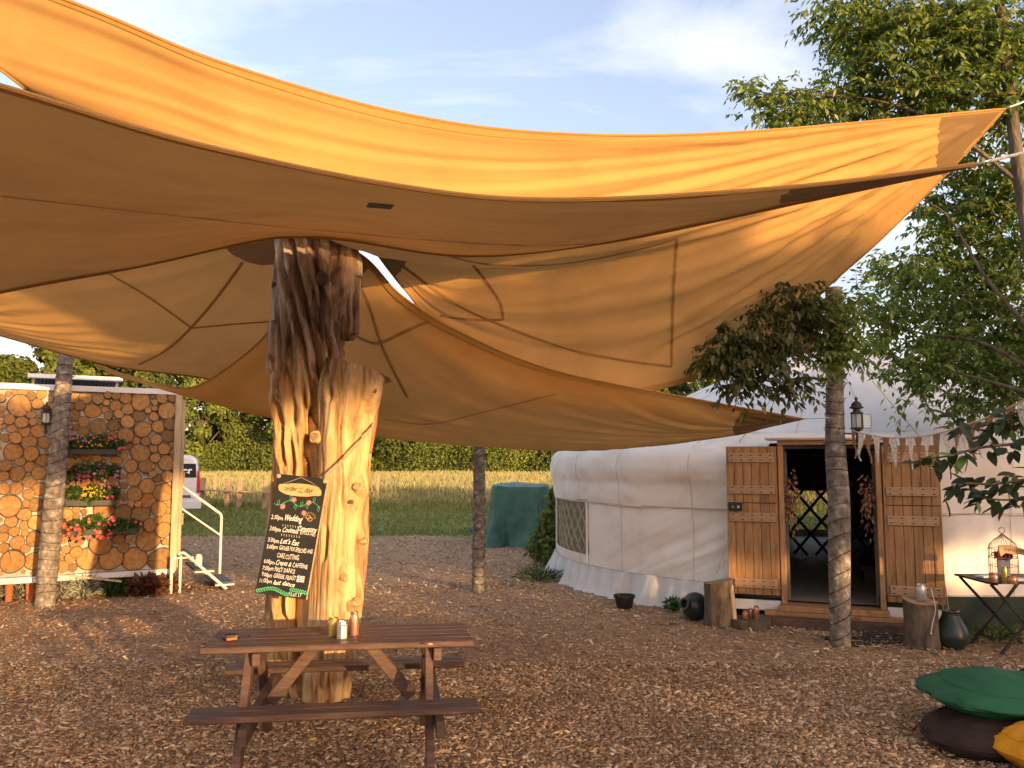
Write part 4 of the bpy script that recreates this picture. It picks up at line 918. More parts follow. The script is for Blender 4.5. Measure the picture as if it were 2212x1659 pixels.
# flower boxes
def flower_mesh(name, m, rad):
    vs = [(0, 0, 0)]; nn = 10
    for i in range(nn):
        t = 2 * math.pi * i / nn; f = 1 if i % 2 == 0 else .72; vs.append((rad * f * math.cos(t), rad * f * math.sin(t), .35 * rad))
    fs = [(0, 1 + i, 1 + (i + 1) % nn) for i in range(nn)]
    vs += [(rad * .22 * math.cos(t), rad * .22 * math.sin(t), .14 * rad) for t in np.linspace(0, 6.28, 6, endpoint=False)]; fs += [tuple(range(nn + 1, nn + 7))]
    me = bpy.data.meshes.new(name); me.from_pydata(vs, [], fs); me.materials.append(m); me.materials.append(M['fl_yellow']); me.polygons.foreach_set('material_index', [0] * nn + [1]); me.update(); return me
FL = {k: flower_mesh('flower', M['fl_' + k], .5) for k in ('pink', 'coral', 'magenta', 'violet', 'lilac', 'yellow')}
def flower_box(label, zx0, zx1, zy, zh, plants, flowers):
    p = H(*z1px((zx0 + zx1) / 2, zy), K(0, -.10, 0), e2); a0 = (H(*z1px(zx0, zy), K(0, -.10, 0), e2) - CR).dot(e1); a1 = (H(*z1px(zx1, zy), K(0, -.10, 0), e2) - CR).dot(e1); zt = p.z
    o = thing('flower_box', label, 'flower box', (p.x, p.y, p.z - .1), 'flower boxes on the log wall')
    q = MB(); c = K((a0 + a1) / 2, -.085, zt - .045); L2 = (a1 - a0) / 2
    q.obox(c - e2 * .062 - ez * .012, e1, e2, ez, L2, .004, .033); q.obox(c + e2 * .062, e1, e2, ez, L2, .004, .045); q.obox(c - ez * .042, e1, e2, ez, L2 - .004, .06, .004)
    for s in (-1, 1): q.obox(c + e1 * s * (L2 - .004), e1, e2, ez, .004, .058, .044)
    q.build('trough', M['trough'], o)
    Vs, Ds, Ns = [], [], []
    for (x, y, r, n, m_) in plants:
        cc = H(*z1px(x, y), K(0, -.12, 0), e2); rad = (H(*z1px(x + r, y), K(0, -.12, 0), e2) - cc).length * 1.2; n = int(n * 2)
        d = rdir(n); P = np.array(cc) + d * rad * RNG.random((n, 1))**.45 * np.array([[1, .5, .75]])
        V, F = leaf_mesh(P, rdir(n), d + .6 * rdir(n), .045 * (.6 + .7 * RNG.random(n)), .024); place('foliage', V, F, M[m_], o)
    for (x, y, col, sz) in flowers:
        pp = H(*z1px(x, y), K(0, -.19 + rr.uniform(-.03, .03), 0), e2); nrm = (cn + Vector((rr.uniform(-.6, .6), rr.uniform(-.3, .1), rr.uniform(-.3, .5)))).normalized()
        Mx = Matrix.Translation(pp) @ nrm.to_track_quat('Z', 'Y').to_matrix().to_4x4() @ Matrix.Scale(sz, 4); copy_at(FL[col], 'flower', Mx, o)
def spread(n, x0, x1, y0, y1, cols, s0, s1):
    return [(rr.uniform(x0, x1), rr.uniform(y0, y1), rr.choice(cols), rr.uniform(s0, s1)) for _ in range(n)]
flower_box('top flower box of lilac and yellow flowers on the log wall', 365, 700, 660, 25, [(420, 632, 48, 260, 'plantleaf'), (520, 630, 48, 200, 'plantleaf'), (610, 622, 48, 200, 'plantleaf'), (690, 645, 35, 120, 'plantleaf')],
    [(405, 590, 'lilac', .05), (415, 610, 'lilac', .05), (395, 605, 'lilac', .045), (390, 640, 'lilac', .04), (700, 665, 'pink', .06), (685, 668, 'pink', .055), (715, 662, 'pink', .05), (630, 605, 'coral', .04), (645, 610, 'coral', .035)] + spread(40, 380, 680, 585, 660, ['yellow', 'lilac', 'pink'], .022, .036))
flower_box('middle flower box of purple and yellow flowers on the log wall', 335, 675, 955, 25, [(380, 830, 50, 300, 'plantleaf'), (470, 800, 60, 300, 'plantleaf'), (570, 800, 65, 350, 'plantleaf'), (650, 790, 45, 200, 'plantleaf'), (430, 920, 45, 380, 'plantleaf'), (540, 920, 55, 320, 'plantleaf'), (640, 920, 45, 260, 'plantleaf'), (500, 975, 28, 120, 'plantleaf')],
    spread(48, 340, 690, 755, 870, ['violet', 'violet', 'magenta', 'lilac'], .03, .052) + [(460 + 12 * k, 826, 'magenta', .05) for k in range(6)] + spread(60, 470, 610, 885, 945, ['yellow'], .018, .028) + spread(7, 610, 690, 880, 960, ['violet', 'magenta'], .035, .055))
flower_box('bottom flower box of coral pink petunias on the log wall', 330, 800, 1120, 25, [(360, 1130, 45, 300, 'plantleaf'), (440, 1120, 55, 320, 'plantleaf'), (540, 1090, 60, 350, 'plantleaf'), (600, 1120, 50, 300, 'plantleaf'), (690, 1110, 50, 260, 'plantleaf'), (770, 1105, 40, 160, 'plantleaf')],
    [(425, 1190, 'coral', .055), (460, 1198, 'pink', .055), (508, 1180, 'coral', .06), (560, 1170, 'pink', .06), (575, 1150, 'coral', .06), (548, 1140, 'pink', .05), (600, 1190, 'pink', .045), (645, 1065, 'pink', .05), (655, 1080, 'coral', .055), (660, 1105, 'pink', .045), (512, 1090, 'coral', .05), (485, 1130, 'pink', .045), (345, 1195, 'pink', .05), (365, 1195, 'coral', .045), (335, 1170, 'pink', .04), (785, 1088, 'pink', .05), (810, 1100, 'coral', .045), (740, 1092, 'pink', .03)] + spread(34, 340, 640, 1070, 1195, ['coral', 'pink'], .034, .056))
# the lantern on the wall
lw = H(*z1px(268, 440), K(0, -.12, 0), e2)
def carriage_lamp(label, base, h, bracket=None, door=True):
    """base: foot of the stalk; h: overall height"""
    o = thing('carriage_lantern', label, 'lantern', base); s = h; b = MB()
    b.lathe(base, [(.030 * s, 0), (.034 * s, .02 * s), (.030 * s, .20 * s), (.050 * s, .22 * s), (.050 * s, .235 * s), (.035 * s, .25 * s)], 14); b.build('stalk', M['iron'], o, smooth=True)
    b = MB(); b.lathe(base + ez * .25 * s, [(.05 * s, 0), (.10 * s, .02 * s), (.12 * s, .05 * s), (.12 * s, .075 * s)], 6); b.build('lamp_base', M['iron'], o)
    b = MB()
    for k in range(6):
        t = 2 * math.pi * k / 6; d = Vector((math.cos(t), math.sin(t), 0)); b.beam(base + d * .112 * s + ez * .32 * s, base + d * .112 * s + ez * .60 * s, .014 * s, .014 * s)
    b.lathe(base + ez * .60 * s, [(.125 * s, 0), (.125 * s, .025 * s), (.09 * s, .04 * s), (.07 * s, .06 * s), (.07 * s, .12 * s)], 12); b.build('cage', M['iron'], o)
    b = MB(); b.lathe(base + ez * .70 * s, [(.07 * s, 0), (.14 * s, .02 * s), (.14 * s, .032 * s), (.105 * s, .06 * s), (.10 * s, .09 * s), (.085 * s, .12 * s), (.05 * s, .15 * s), (.022 * s, .17 * s), (.022 * s, .19 * s), (.038 * s, .205 * s), (.03 * s, .225 * s), (.012 * s, .24 * s), (.001, .26 * s)], 18); b.build('cap', M['iron'], o, smooth=True)
    b = MB(); b.lathe(base + ez * .325 * s, [(.07 * s, 0), (.075 * s, .04 * s), (.075 * s, .24 * s), (.06 * s, .27 * s)], 14); b.build('chimney', M['frost'], o, smooth=True)
    for k in range(6):
        t = 2 * math.pi * k / 6; t2 = 2 * math.pi * (k + 1) / 6
        if door and k == 4: continue
        a = base + Vector((math.cos(t), math.sin(t), 0)) * .108 * s; c = base + Vector((math.cos(t2), math.sin(t2), 0)) * .108 * s
        b = MB(); b.add([a + ez * .33 * s, c + ez * .33 * s, c + ez * .60 * s, a + ez * .60 * s], [(0, 1, 2, 3)]); b.build('pane', M['glass'], o)
    if door:
        hp = base + Vector((.112 * s, -.03 * s, 0)); dd = Vector((.9, -.3, 0)).normalized(); q = MB()
        cs = [hp + ez * .31 * s, hp + dd * .13 * s + ez * .31 * s, hp + dd * .15 * s + ez * .34 * s, hp + dd * .15 * s + ez * .56 * s, hp + dd * .13 * s + ez * .59 * s, hp + ez * .59 * s, hp + ez * .31 * s]
        q.tube(cs, .006 * s, 5, cap=False); q.build('open_door_frame', M['iron'], o)
        q = MB(); q.add([c_.copy() for c_ in cs[:-1]], [tuple(range(6))]); q.build('open_door_pane', M['glass'], o)
    if bracket is not None:
        b = MB(); b.tube([bracket, base + ez * .19 * s], .010 * s + .003, 8); b.build('bracket', M['iron'], o, smooth=True)
    return o
carriage_lamp('old iron lantern on the log wall, half hidden by the leaning pole', Vector((lw.x, lw.y, H(*z1px(268, 580), K(0, -.12, 0), e2).z)), .42, H(*z1px(262, 545), K(0, .05, 0), e2), door=False)

# the neighbouring container and the raised flap behind
ctr = thing('container', 'white steel container at the left picture edge beside the log cabin', 'container', K(-2.95, .3, 0))
for nm, args in (('corner_post', (-2.62, -2.505, -.10, .08, .1, 2.78)), ('wall', (-5.0, -2.62, -.02, 5.0, .15, 2.72)), ('top_casting', (-2.66, -2.47, -.14, .12, 2.78, 2.90)), ('bottom_rail', (-5.0, -2.62, -.08, -.021, .12, .26))): cbox(nm, *args, M['white'], ctr)
flap = thing('raised_roof_flap', 'white edged corrugated flap propped open above the log cabin roof', 'roof flap', K(-1.2, 1.6, 2.7))
q = MB(); q.obox(K(-1.25, 1.62, 2.985), e1, e2, ez, .62, .05, .03); q.build('edge_beam', M['white'], flap, bevel=.008)
q = MB()
for k in range(26): a = -1.84 + k * .047; q.add([K(a, 1.68, 2.97), K(a + .0235, 1.68, 2.985), K(a + .047, 1.68, 2.97), K(a, 3.6, 2.72), K(a + .0235, 3.6, 2.735), K(a + .047, 3.6, 2.72)], [(0, 1, 4, 3), (1, 2, 5, 4)])
q.build('corrugated_sheet', M['roofdark'], flap)
for a in (-1.8, -.7): q = MB(); q.beam(K(a, 1.75, 2.7), K(a, 1.75, 2.96), .04, .04, e1); q.build('prop', M['timber'], flap)

# steps with handrail
st = thing('entrance_steps', 'white tubular metal steps with handrail beside the log cabin', 'steps', K(.35, .6, 0))
SN, SF = -.05, .95
def rod(name, pts, r=.02, m=M['rail']): b = MB(); b.tube(pts, r, 10); return b.build(name, m, st, smooth=True)
def bend(pts, n=40): return cat_rom(pts, n)
rod('stringer', bend([K(.02, SN, .52), K(.08, SN, .535), K(.14, SN, .50), K(.40, SN, .26), K(.66, SN, .02)])); rod('stringer', bend([K(.02, SF, .52), K(.08, SF, .535), K(.14, SF, .50), K(.40, SF, .26), K(.66, SF, .02)]))
rod('handrail', [K(.06, SF, .45), K(.06, SF, 1.30)] + bend([K(.06, SF, 1.30), K(.075, SF, 1.40), K(.12, SF, 1.43), K(.17, SF, 1.40)], 10) + bend([K(.70, SF, 1.0), K(.73, SF, .97), K(.74, SF, .92)], 8) + [K(.74, SF, .2)])
rod('middle_rail', [K(.06, SF, 1.16), K(.74, SF, .66)], .014)
rod('leg', [K(.06, SN, .5), K(.06, SN, .0)]); rod('leg', [K(.06, SF, .5), K(.06, SF, .0)]); rod('leg', [K(.74, SF, .25), K(.74, SF, .0)]); rod('leg', [K(-.06, SN - .08, .5), K(-.06, SN - .08, .02)])
for a, z in ((.10, .49), (.37, .29), (.64, .095)):
    q = MB(); q.obox(K(a, (SN + SF) / 2, z), e1, e2, ez, .125, .47, .012); q.build('tread', M['tread'], st, bevel=.004)
    q = MB(); q.obox(K(a, SN + .012, z - .022), e1, e2, ez, .125, .008, .009); q.build('tread_edge', M['rail'], st)
jp = K(.36, .42, .303); jar('jar', jp, jarprof(.05, .15), M['glass'], 'clear glass jar on the middle tread of the steps')
# bits under the cabin
for k, (zx, zy, w, hgt, m) in enumerate(((55, 1435, .13, .16, 'terracotta'), (180, 1450, .17, .22, 'terracotta'), (610, 1395, .10, .12, 'terracotta'), (690, 1390, .11, .13, 'terracotta'), (740, 1390, .12, .13, 'red'))):
    p = H(*z1px(zx, zy), K(0, .25, 0), e2); b = MB(); hz = p.z + hgt / 2
    b.lathe((p.x, p.y, 0), [(w * .30, 0), (w * .42, max(.05, hz) * .86), (w * .5, max(.05, hz) * .87), (w * .5, max(.05, hz)), (w * .43, max(.05, hz)), (w * .40, max(.05, hz) * .8)], 16)
    tag(b.build('plant_pot', M[m], smooth=True), ['terracotta pot leftmost under the log cabin', 'large terracotta pot under the cabin behind the leaning pole', 'terracotta pot under the cabin, left of the red pot', 'terracotta pot under the cabin touching the red pot', 'bright red pot under the log cabin'][k], 'pot')
b = MB(); b.beam(H(*z1px(320, 1390), K(0, -.05, 0), e2), H(*z1px(700, 1432), K(0, -.12, 0), e2), .05, .02); tag(b.build('loose_batten', M['timber']), 'pale loose batten propped under the log cabin wall', 'batten')

def low_plant(name, label, x, y, rx, hgt, n, m, ln, wd, upright=.5, grp='plants in front of the cabin'):
    p = G(x, y); d = rdir(n); d[:, 2] = np.abs(d[:, 2]) * upright + .15
    P = np.array([p.x, p.y, 0.02]) + d * RNG.random((n, 1))**.5 * np.array([[rx, rx * .7, hgt]])
    D = d + .5 * rdir(n); V, F = leaf_mesh(P, D, rdir(n) + np.array([[0, 0, 1.0]]), ln * (.6 + .7 * RNG.random(n)), wd * (.7 + .5 * RNG.random(n)))
    o = thing(name, label, 'plant', (p.x, p.y, 0), grp); place('foliage', V, F, M[m], o)
    b = MB()
    for k in range(9):
        t = k * .7; b.tube([(p.x, p.y, -.01), (p.x + .5 * rx * math.cos(t), p.y + .4 * rx * math.sin(t), hgt * .55), (p.x + .8 * rx * math.cos(t), p.y + .6 * rx * math.sin(t), hgt * .8)], [.006, .005, .002], 5)
    b.build('stem', M['trough'], o); return o
low_plant('silver_plant', 'silver leaved plant at the left picture edge below the log wall', 30, 1296, .26, .32, 500, 'silverleaf', .075, .02)
low_plant('silver_plant', 'silver leaved plant right behind the leaning pole foot', 130, 1298, .16, .36, 330, 'silverleaf', .075, .02)
low_plant('silver_plant', 'silver leaved plant right of the leaning pole, the largest one', 180, 1295, .22, .45, 560, 'silverleaf', .08, .02)
low_plant('green_plant', 'dark green leafy plant under the middle of the log wall', 240, 1290, .24, .36, 600, 'plantleaf', .055, .028)
low_plant('red_leaved_plant', 'reddish brown leaved plant below the cabin corner', 320, 1287, .27, .34, 330, 'heuchera', .10, .085)
low_plant('red_leaved_plant', 'crimson leaved plant below the cabin steps', 365, 1282, .14, .36, 150, 'heuchera', .09, .06)

# ================================================================== VAN, MEADOW BENCHES
vx, vy = -9.05, 24.2
van = thing('parked_van', 'silver van parked behind the log cabin', 'van', (vx - 2.4, vy + 1, 0))
va = Vector((-.94, -.34, 0)).normalized(); vb = Vector((-va.y * -1, va.x * -1, 0))
def VP(a, b_, z): return Vector((vx, vy, z)) + va * a + vb * b_
prof = [(.02, .42), (.0, .75), (.03, 1.1), (.06, 1.6), (.09, 1.80), (.16, 1.90), (.3, 1.95), (3.4, 1.97), (3.7, 1.80), (4.35, 1.15), (4.95, .98), (5.05, .7), (5.0, .42)]
q = MB(); q.poly([VP(a, 0, z) for a, z in prof], vb, 1.95); q.build('body', M['van'], van, bevel=.09, seg=4, smooth=True)
q = MB(); q.poly([VP(a, -.006, z) for a, z in ((.10, 1.30), (.13, 1.70), (3.2, 1.72), (3.2, 1.30))], vb, .006); q.build('side_glass', M['blackglass'], van)
q = MB(); q.poly([VP(a, -.012, z) for a, z in ((-.012, .86), (.0, 1.22), (.03, 1.5), (.07, 1.5), (.09, .86))], vb, .05); q.build('tail_lamp', M['red'], van)
q = MB(); q.poly([VP(a, -.03, z) for a, z in ((-.05, .40), (-.05, .62), (.02, .66), (.9, .60), (.9, .40))], vb, 2.0); q.build('bumper', M['van'], van, bevel=.03, seg=2)
q = MB(); q.poly([VP(a, -.004, z) for a, z in ((.22, .72), (.25, .80), (.62, .80), (.60, .72))], vb, .006); q.build('vent', M['tread'], van)
q = MB(); q.obox(VP(1.5, -.002, 1.05), va, vb, ez, 1.4, .006, .012); q.build('moulding', M['white'], van)
for a in (1.05, 4.15):
    for b_ in (.08, 1.87):
        q = MB(); q.lathe(VP(a, b_ - .1, .33), [(.18, 0), (.31, 0), (.33, .03), (.33, .18), (.31, .21), (.18, .21)], 24, vb); w_ = q.build('wheel', M['tyre'], van, smooth=True)
        q = MB(); q.lathe(VP(a, b_ - .095, .33), [(.19, 0), (.17, .03), (.05, .02), (.001, .02)], 20, vb); q.build('rim', M['silver'], w_, smooth=True)
cu = bpy.data.curves.new('txt', 'FONT'); cu.body = 'ter'; cu.size = .27; cu.offset = .008
o = link(bpy.data.objects.new('txt', cu)); me = bpy.data.meshes.new_from_object(o.evaluated_get(bpy.context.evaluated_depsgraph_get())); bpy.data.objects.remove(o); bpy.data.curves.remove(cu)
co = [VP(.56 - v.co.x, -.009, 1.42 + v.co.y) for v in me.vertices]; fs = [tuple(p.vertices) for p in me.polygons]; q = MB(); q.add(co, fs); q.build('lettering', M['letter'], van)

def meadow_bench(label, x0, x1, posts, d, py):
    a = U(x0, py, d); c = U(x1, py + 5, d - .3); o = thing('plank_bench', label, 'bench', ((a.x + c.x) / 2, d, 0), 'plank benches at the meadow edge')
    q = MB(); q.beam((a.x, d, a.z), (c.x, d - .3, c.z), .28, .05); q.build('seat', M['rail_t'], o, bevel=.008)
    for px, top in posts:
        p = U(px, py, d + .12); t = U(px, top, d + .12); q = MB(); q.beam((p.x - .03, d + .16, -.05), (t.x + .03, d + .2, t.z), .16, .16, (0, 1, 0)); q.build('post', M['rail_t'], o, bevel=.01)
        q = MB(); q.beam((p.x, d + .05, a.z - .32), (p.x, d - .12, a.z - .04), .06, .06, (1, 0, 0)); q.build('bracket', M['rail_t'], o)
meadow_bench('left plank bench with tall posts at the meadow edge', 420, 501, [(436, 1032), (491, 1034)], 31.0, 1057)
meadow_bench('right plank bench with tall posts at the meadow edge', 497, 585, [(517, 1036), (573, 1038)], 30.6, 1060)

# ================================================================== YURT
YC = Vector((5.06, 13.216, 0)); YR = 4.35
yurt = thing('yurt', 'large round white canvas yurt with open wooden doors', 'yurt', YC)
dth = math.atan2(-YC.y, -YC.x) - .006                       # door faces the yard
def YP(th, r, z): return Vector((YC.x + r * math.cos(th), YC.y + r * math.sin(th), z))
HW = .50 / YR                                        # half opening angle
WZ0, WZ1 = .34, 1.93
def wrap(a): return (a + math.pi) % (2 * math.pi) - math.pi
def shell(prof, nth, nz, name, m, skip=None, dispf=None, par=yurt):
    pz = cat_rom([Vector((r, 0, z)) for r, z in prof], nz) if len(prof) > 2 else [Vector((prof[0][0] + (prof[1][0] - prof[0][0]) * i / (nz - 1), 0, prof[0][1] + (prof[1][1] - prof[0][1]) * i / (nz - 1))) for i in range(nz)]
    th = dth + np.linspace(0, 2 * math.pi, nth, endpoint=False)[None, :]
    r = np.array([p.x for p in pz])[:, None] + 0 * th; z = np.array([p.z for p in pz])[:, None] + 0 * th
    tr = th - dth; tr = (tr + math.pi) % (2 * math.pi) - math.pi
    if dispf is not None: r = r + dispf(tr, z)
    V = np.stack([YC.x + r * np.cos(th), YC.y + r * np.sin(th), z], -1).reshape(-1, 3); idx = np.arange(nz * nth).reshape(nz, nth); nx_ = np.roll(idx, -1, 1)
    F = np.stack([idx[:-1], nx_[:-1], nx_[1:], idx[1:]], -1); keep = np.ones(F.shape[:2], bool)
    if skip is not None:
        tm = np.broadcast_to(tr, r.shape)[:-1] + math.pi / nth; zm = (z[:-1] + z[1:]) / 2; keep = ~skip(tm, zm)
    return place(name, V, F[keep].reshape(-1, 4), [m], par, smooth=True)
WIN0, WIN1 = wrap(math.radians(181) - dth), wrap(math.radians(202.5) - dth)
def back_win(t, z): return (t < -math.pi + .20) & (z > .30) & (z < 1.18)
def in_win(t, z): return back_win(t, z) | (t > min(WIN0, WIN1)) & (t < max(WIN0, WIN1)) & (z > .48) & (z < 1.235)
def wrinkle(t, z):
    s = -t * YR                                       # metres left of the door
    diag = np.exp(-((s - 1.5) / 1.1)**2) * np.clip((1.35 - z) * 1.5, 0, 1)
    w = .05 * diag * fbm((z + .42 * s) * 5.5, s * .5, 1, 3)
    w = w + .022 * fbm(s * 1.2, z * 2.2, 5, 3) + .03 * fbm(s * 3.5, z * .6, 8, 3) * np.clip((z - .3) * 2, 0, 1)
    vs = np.abs((s * 1.0 + .3) % 1.35 - .675); return w - .012 * np.exp(-((vs - .675) / .03)**2)
shell([(YR, WZ0), (YR, .8), (YR, 1.3)], 720, 60, 'wall', M['canvas'], skip=lambda t, z: (np.abs(t) < HW) | in_win(t, z), dispf=wrinkle)
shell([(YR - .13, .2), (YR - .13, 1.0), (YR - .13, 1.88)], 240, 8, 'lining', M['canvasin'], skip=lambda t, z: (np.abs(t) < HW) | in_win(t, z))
def skirtw(t, z): s = t * YR; return (.09 * fbm(s * 3.2, z * .8, 2, 3) + .035 * np.sin(s * 21 + 6 * fbm(s * 1.5, z, 5, 2)) + .03 * fbm(s * 11, z * 1.5, 4, 3)) * np.clip((.42 - z) * 3, 0, 1)
shell([(YR + .15, .01), (YR + .10, .08), (YR + .04, .25), (YR + .015, .36)], 720, 14, 'skirt', mat('skirt_canvas', [(.60, .58, .55), (.70, .68, .65)], scale=2, rough=.8), skip=lambda t, z: (np.abs(t) < HW + .13) | (t > .16), dispf=skirtw)
shell([(YR + .02, .0), (YR + .02, .34)], 240, 3, 'plinth', plain('dark_plinth', (.03, .045, .035), .9), skip=lambda t, z: (np.abs(t) < HW) | (t < .10))
def eavew(t, z): s = t * YR; return .04 * fbm(s * 1.6, z * 3, 3, 3) + .018 * fbm(s * 5, z * 1.2, 13, 3) * (z < 1.9) - .02 * np.exp(-(((s * .55) % 1 - .5) / .03)**2) * np.clip((z - 1.5) * 4, 0, 1) + .012 * fbm(s * 7, z * 5, 7, 2) * np.exp(-((z - 1.5) / .06)**2)
shell([(YR + .012, 1.19), (YR + .03, 1.30), (YR + .04, 1.46), (YR + .05, 1.50), (YR + .075, 1.58), (YR + .08, 1.70), (YR + .04, 1.83), (YR - .06, 1.93), (YR - .25, 2.01), (YR - .5, 2.105)], 720, 50, 'eave_valance', M['canvas'], skip=lambda t, z: (np.abs(t) < HW + .035) & (z < 1.96), dispf=eavew)
def roofw(t, z): return 0 * t * z
shell([(YR - .49, 2.102), (2.2, 2.83), (.75, 3.47), (.70, 3.50), (.35, 3.60), (.02, 3.62)], 360, 40, 'roof', M['canvasroof'])
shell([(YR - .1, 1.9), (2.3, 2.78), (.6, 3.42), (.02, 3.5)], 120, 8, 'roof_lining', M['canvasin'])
b = MB(); fl = [YP(t, YR - .05, .22) for t in np.linspace(0, 6.283, 72, endpoint=False)]; b.add(fl, [tuple(range(72))]); b.build('floor', M['floor'], yurt)
# seams, girth rope, roof ropes
def arc(z, r, t0, t1, n=120): return [YP(dth + t, r, z) for t in np.linspace(t0, t1, n)]
for t0, t1 in ((HW + .02, math.pi), (-math.pi, -HW - .02)):
    b = MB(); b.tube(arc(1.205, YR + .022, t0, t1), .006, 5); b.build('girth_rope', M['hemw'], yurt)
    b = MB(); b.tube(arc(.355, YR + .022, t0, t1), .004, 5); b.build('hem_seam', M['hemw'], yurt)
for k in range(14):
    t = -1.35 + k * .21
    b = MB(); b.tube([YP(dth + t, r, z + .004) for r, z in ((YR - .45, 2.087), (2.2, 2.832), (.75, 3.472))], .003, 4); b.build('roof_seam', M['hemw'], yurt)
for t in (-.36, -.62, -.86, .42, .70):                 # sewn panel joints down the wall and over the eave
    b = MB(); b.tube([YP(dth + t, YR + .010 + float(wrinkle(np.array(t), np.array(z))), z) for z in np.linspace(.36, 1.19, 14)], .0028, 4); b.build('panel_seam', M['hemw'], yurt)
    b = MB(); b.tube([YP(dth + t, r + .006 + float(eavew(np.array(t), np.array(z))), z) for r, z in ((YR + .012, 1.19), (YR + .03, 1.30), (YR + .04, 1.46), (YR + .05, 1.50), (YR + .075, 1.58), (YR + .08, 1.70), (YR + .04, 1.83), (YR - .06, 1.93), (YR - .25, 2.012))], .0028, 4); b.build('eave_seam', M['hemw'], yurt)
for side, foot in ((-1, (1548, 1238)), (1, (2040, 1362))):
    t = side * .235; ft = G(*foot) if side > 0 else U(foot[0], foot[1], 9.2)
    b = MB(); b.tube([YP(dth + t, 2.4, 2.81), YP(dth + t, YR - .2, 2.0), YP(dth + t, YR + .13, 1.72), YP(dth + t, YR + .15, 1.0), ft], .005, 5); b.build('guy_rope', M['rope'], yurt)
    b = MB(); b.tube([YP(dth + t, YR + .15, 1.0), ft + Vector((.06, -.02, .05))], .005, 5); b.build('guy_rope', M['rope'], yurt)
# window
w0, w1 = min(WIN0, WIN1), max(WIN0, WIN1)
pane_pts = [YP(dth + t, YR + .004, z) for z in (.48, 1.235) for t in np.linspace(w0, w1, 12)]
b = MB(); b.add(pane_pts, [(i, i + 1, 12 + i + 1, 12 + i) for i in range(11)]); win = b.build('window_pane', M['pvc'], yurt, smooth=True)
for k in range(-3, 9):
    for sg in (1, -1):
        t0 = w0 + (w1 - w0) * k / 6; pts = []
        for q in np.linspace(0, 1, 14):
            t = t0 + sg * q * .17; z = .48 + q * .755
            if w0 - .01 < t < w1 + .01: pts.append(YP(dth + t, YR - .03 - (.016 if sg > 0 else 0), z))
        if len(pts) > 2: b = MB(); b.tube(pts, .013, 4); b.build('lattice_slat', M['lattice2'], win)
for t in (w0, w1):
    b = MB(); b.tube([YP(dth + t, YR + .01, z) for z in np.linspace(.36, 1.2, 8)], .016, 5); b.build('window_edge', M['canvas'], yurt)
# inside: lattice screen with a pale window, bench, dark backdrop
idir = Vector((math.cos(dth), math.sin(dth), 0)); iside = Vector((-idir.y, idir.x, 0))
DO = YC + idir * (YR - .02)                           # centre of the threshold
def DP(s, o, z): return DO + iside * s + idir * o + ez * z    # s>0 to the viewer's right, o>0 outwards
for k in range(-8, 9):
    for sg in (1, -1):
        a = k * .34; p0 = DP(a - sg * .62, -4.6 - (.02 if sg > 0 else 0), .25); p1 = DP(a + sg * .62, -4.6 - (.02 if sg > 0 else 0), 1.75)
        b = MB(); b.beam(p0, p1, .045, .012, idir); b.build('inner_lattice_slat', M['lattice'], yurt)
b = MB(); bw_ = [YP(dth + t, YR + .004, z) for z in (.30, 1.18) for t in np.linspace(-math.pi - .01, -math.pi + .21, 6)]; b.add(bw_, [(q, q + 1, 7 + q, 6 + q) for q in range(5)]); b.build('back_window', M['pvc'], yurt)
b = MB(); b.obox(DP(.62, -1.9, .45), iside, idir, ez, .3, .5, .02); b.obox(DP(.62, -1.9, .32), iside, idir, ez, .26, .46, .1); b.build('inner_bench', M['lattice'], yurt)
# door frame, threshold, steps
def dbox(name, s0, s1, o0, o1, z0, z1, m, par=yurt, bev=.005):
    q = MB(); q.obox(DP((s0 + s1) / 2, (o0 + o1) / 2, (z0 + z1) / 2), iside, idir, ez, (s1 - s0) / 2, (o1 - o0) / 2, (z1 - z0) / 2); return q.build(name, m, par, bevel=bev)
dbox('door_jamb', -.525, -.47, -.10, .12, .20, 1.935, M['doorwood']); dbox('door_jamb', .47, .525, -.10, .12, .20, 1.935, M['doorwood'])
dbox('door_lintel', -.525, .525, -.10, .12, 1.938, 1.985, M['batten']); dbox('threshold', -.55, .55, -.12, .22, .14, .198, M['doorwood'])
dbox('door_hood', -.66, .66, -.12, .20, 1.99, 2.04, M['canvasroof'], bev=.02)
dbox('step_riser', -.70, .70, .10, .24, .0, .137, M['doorwood']); dbox('step_board', -.80, .72, .245, .42, .0, .10, M['brown'])
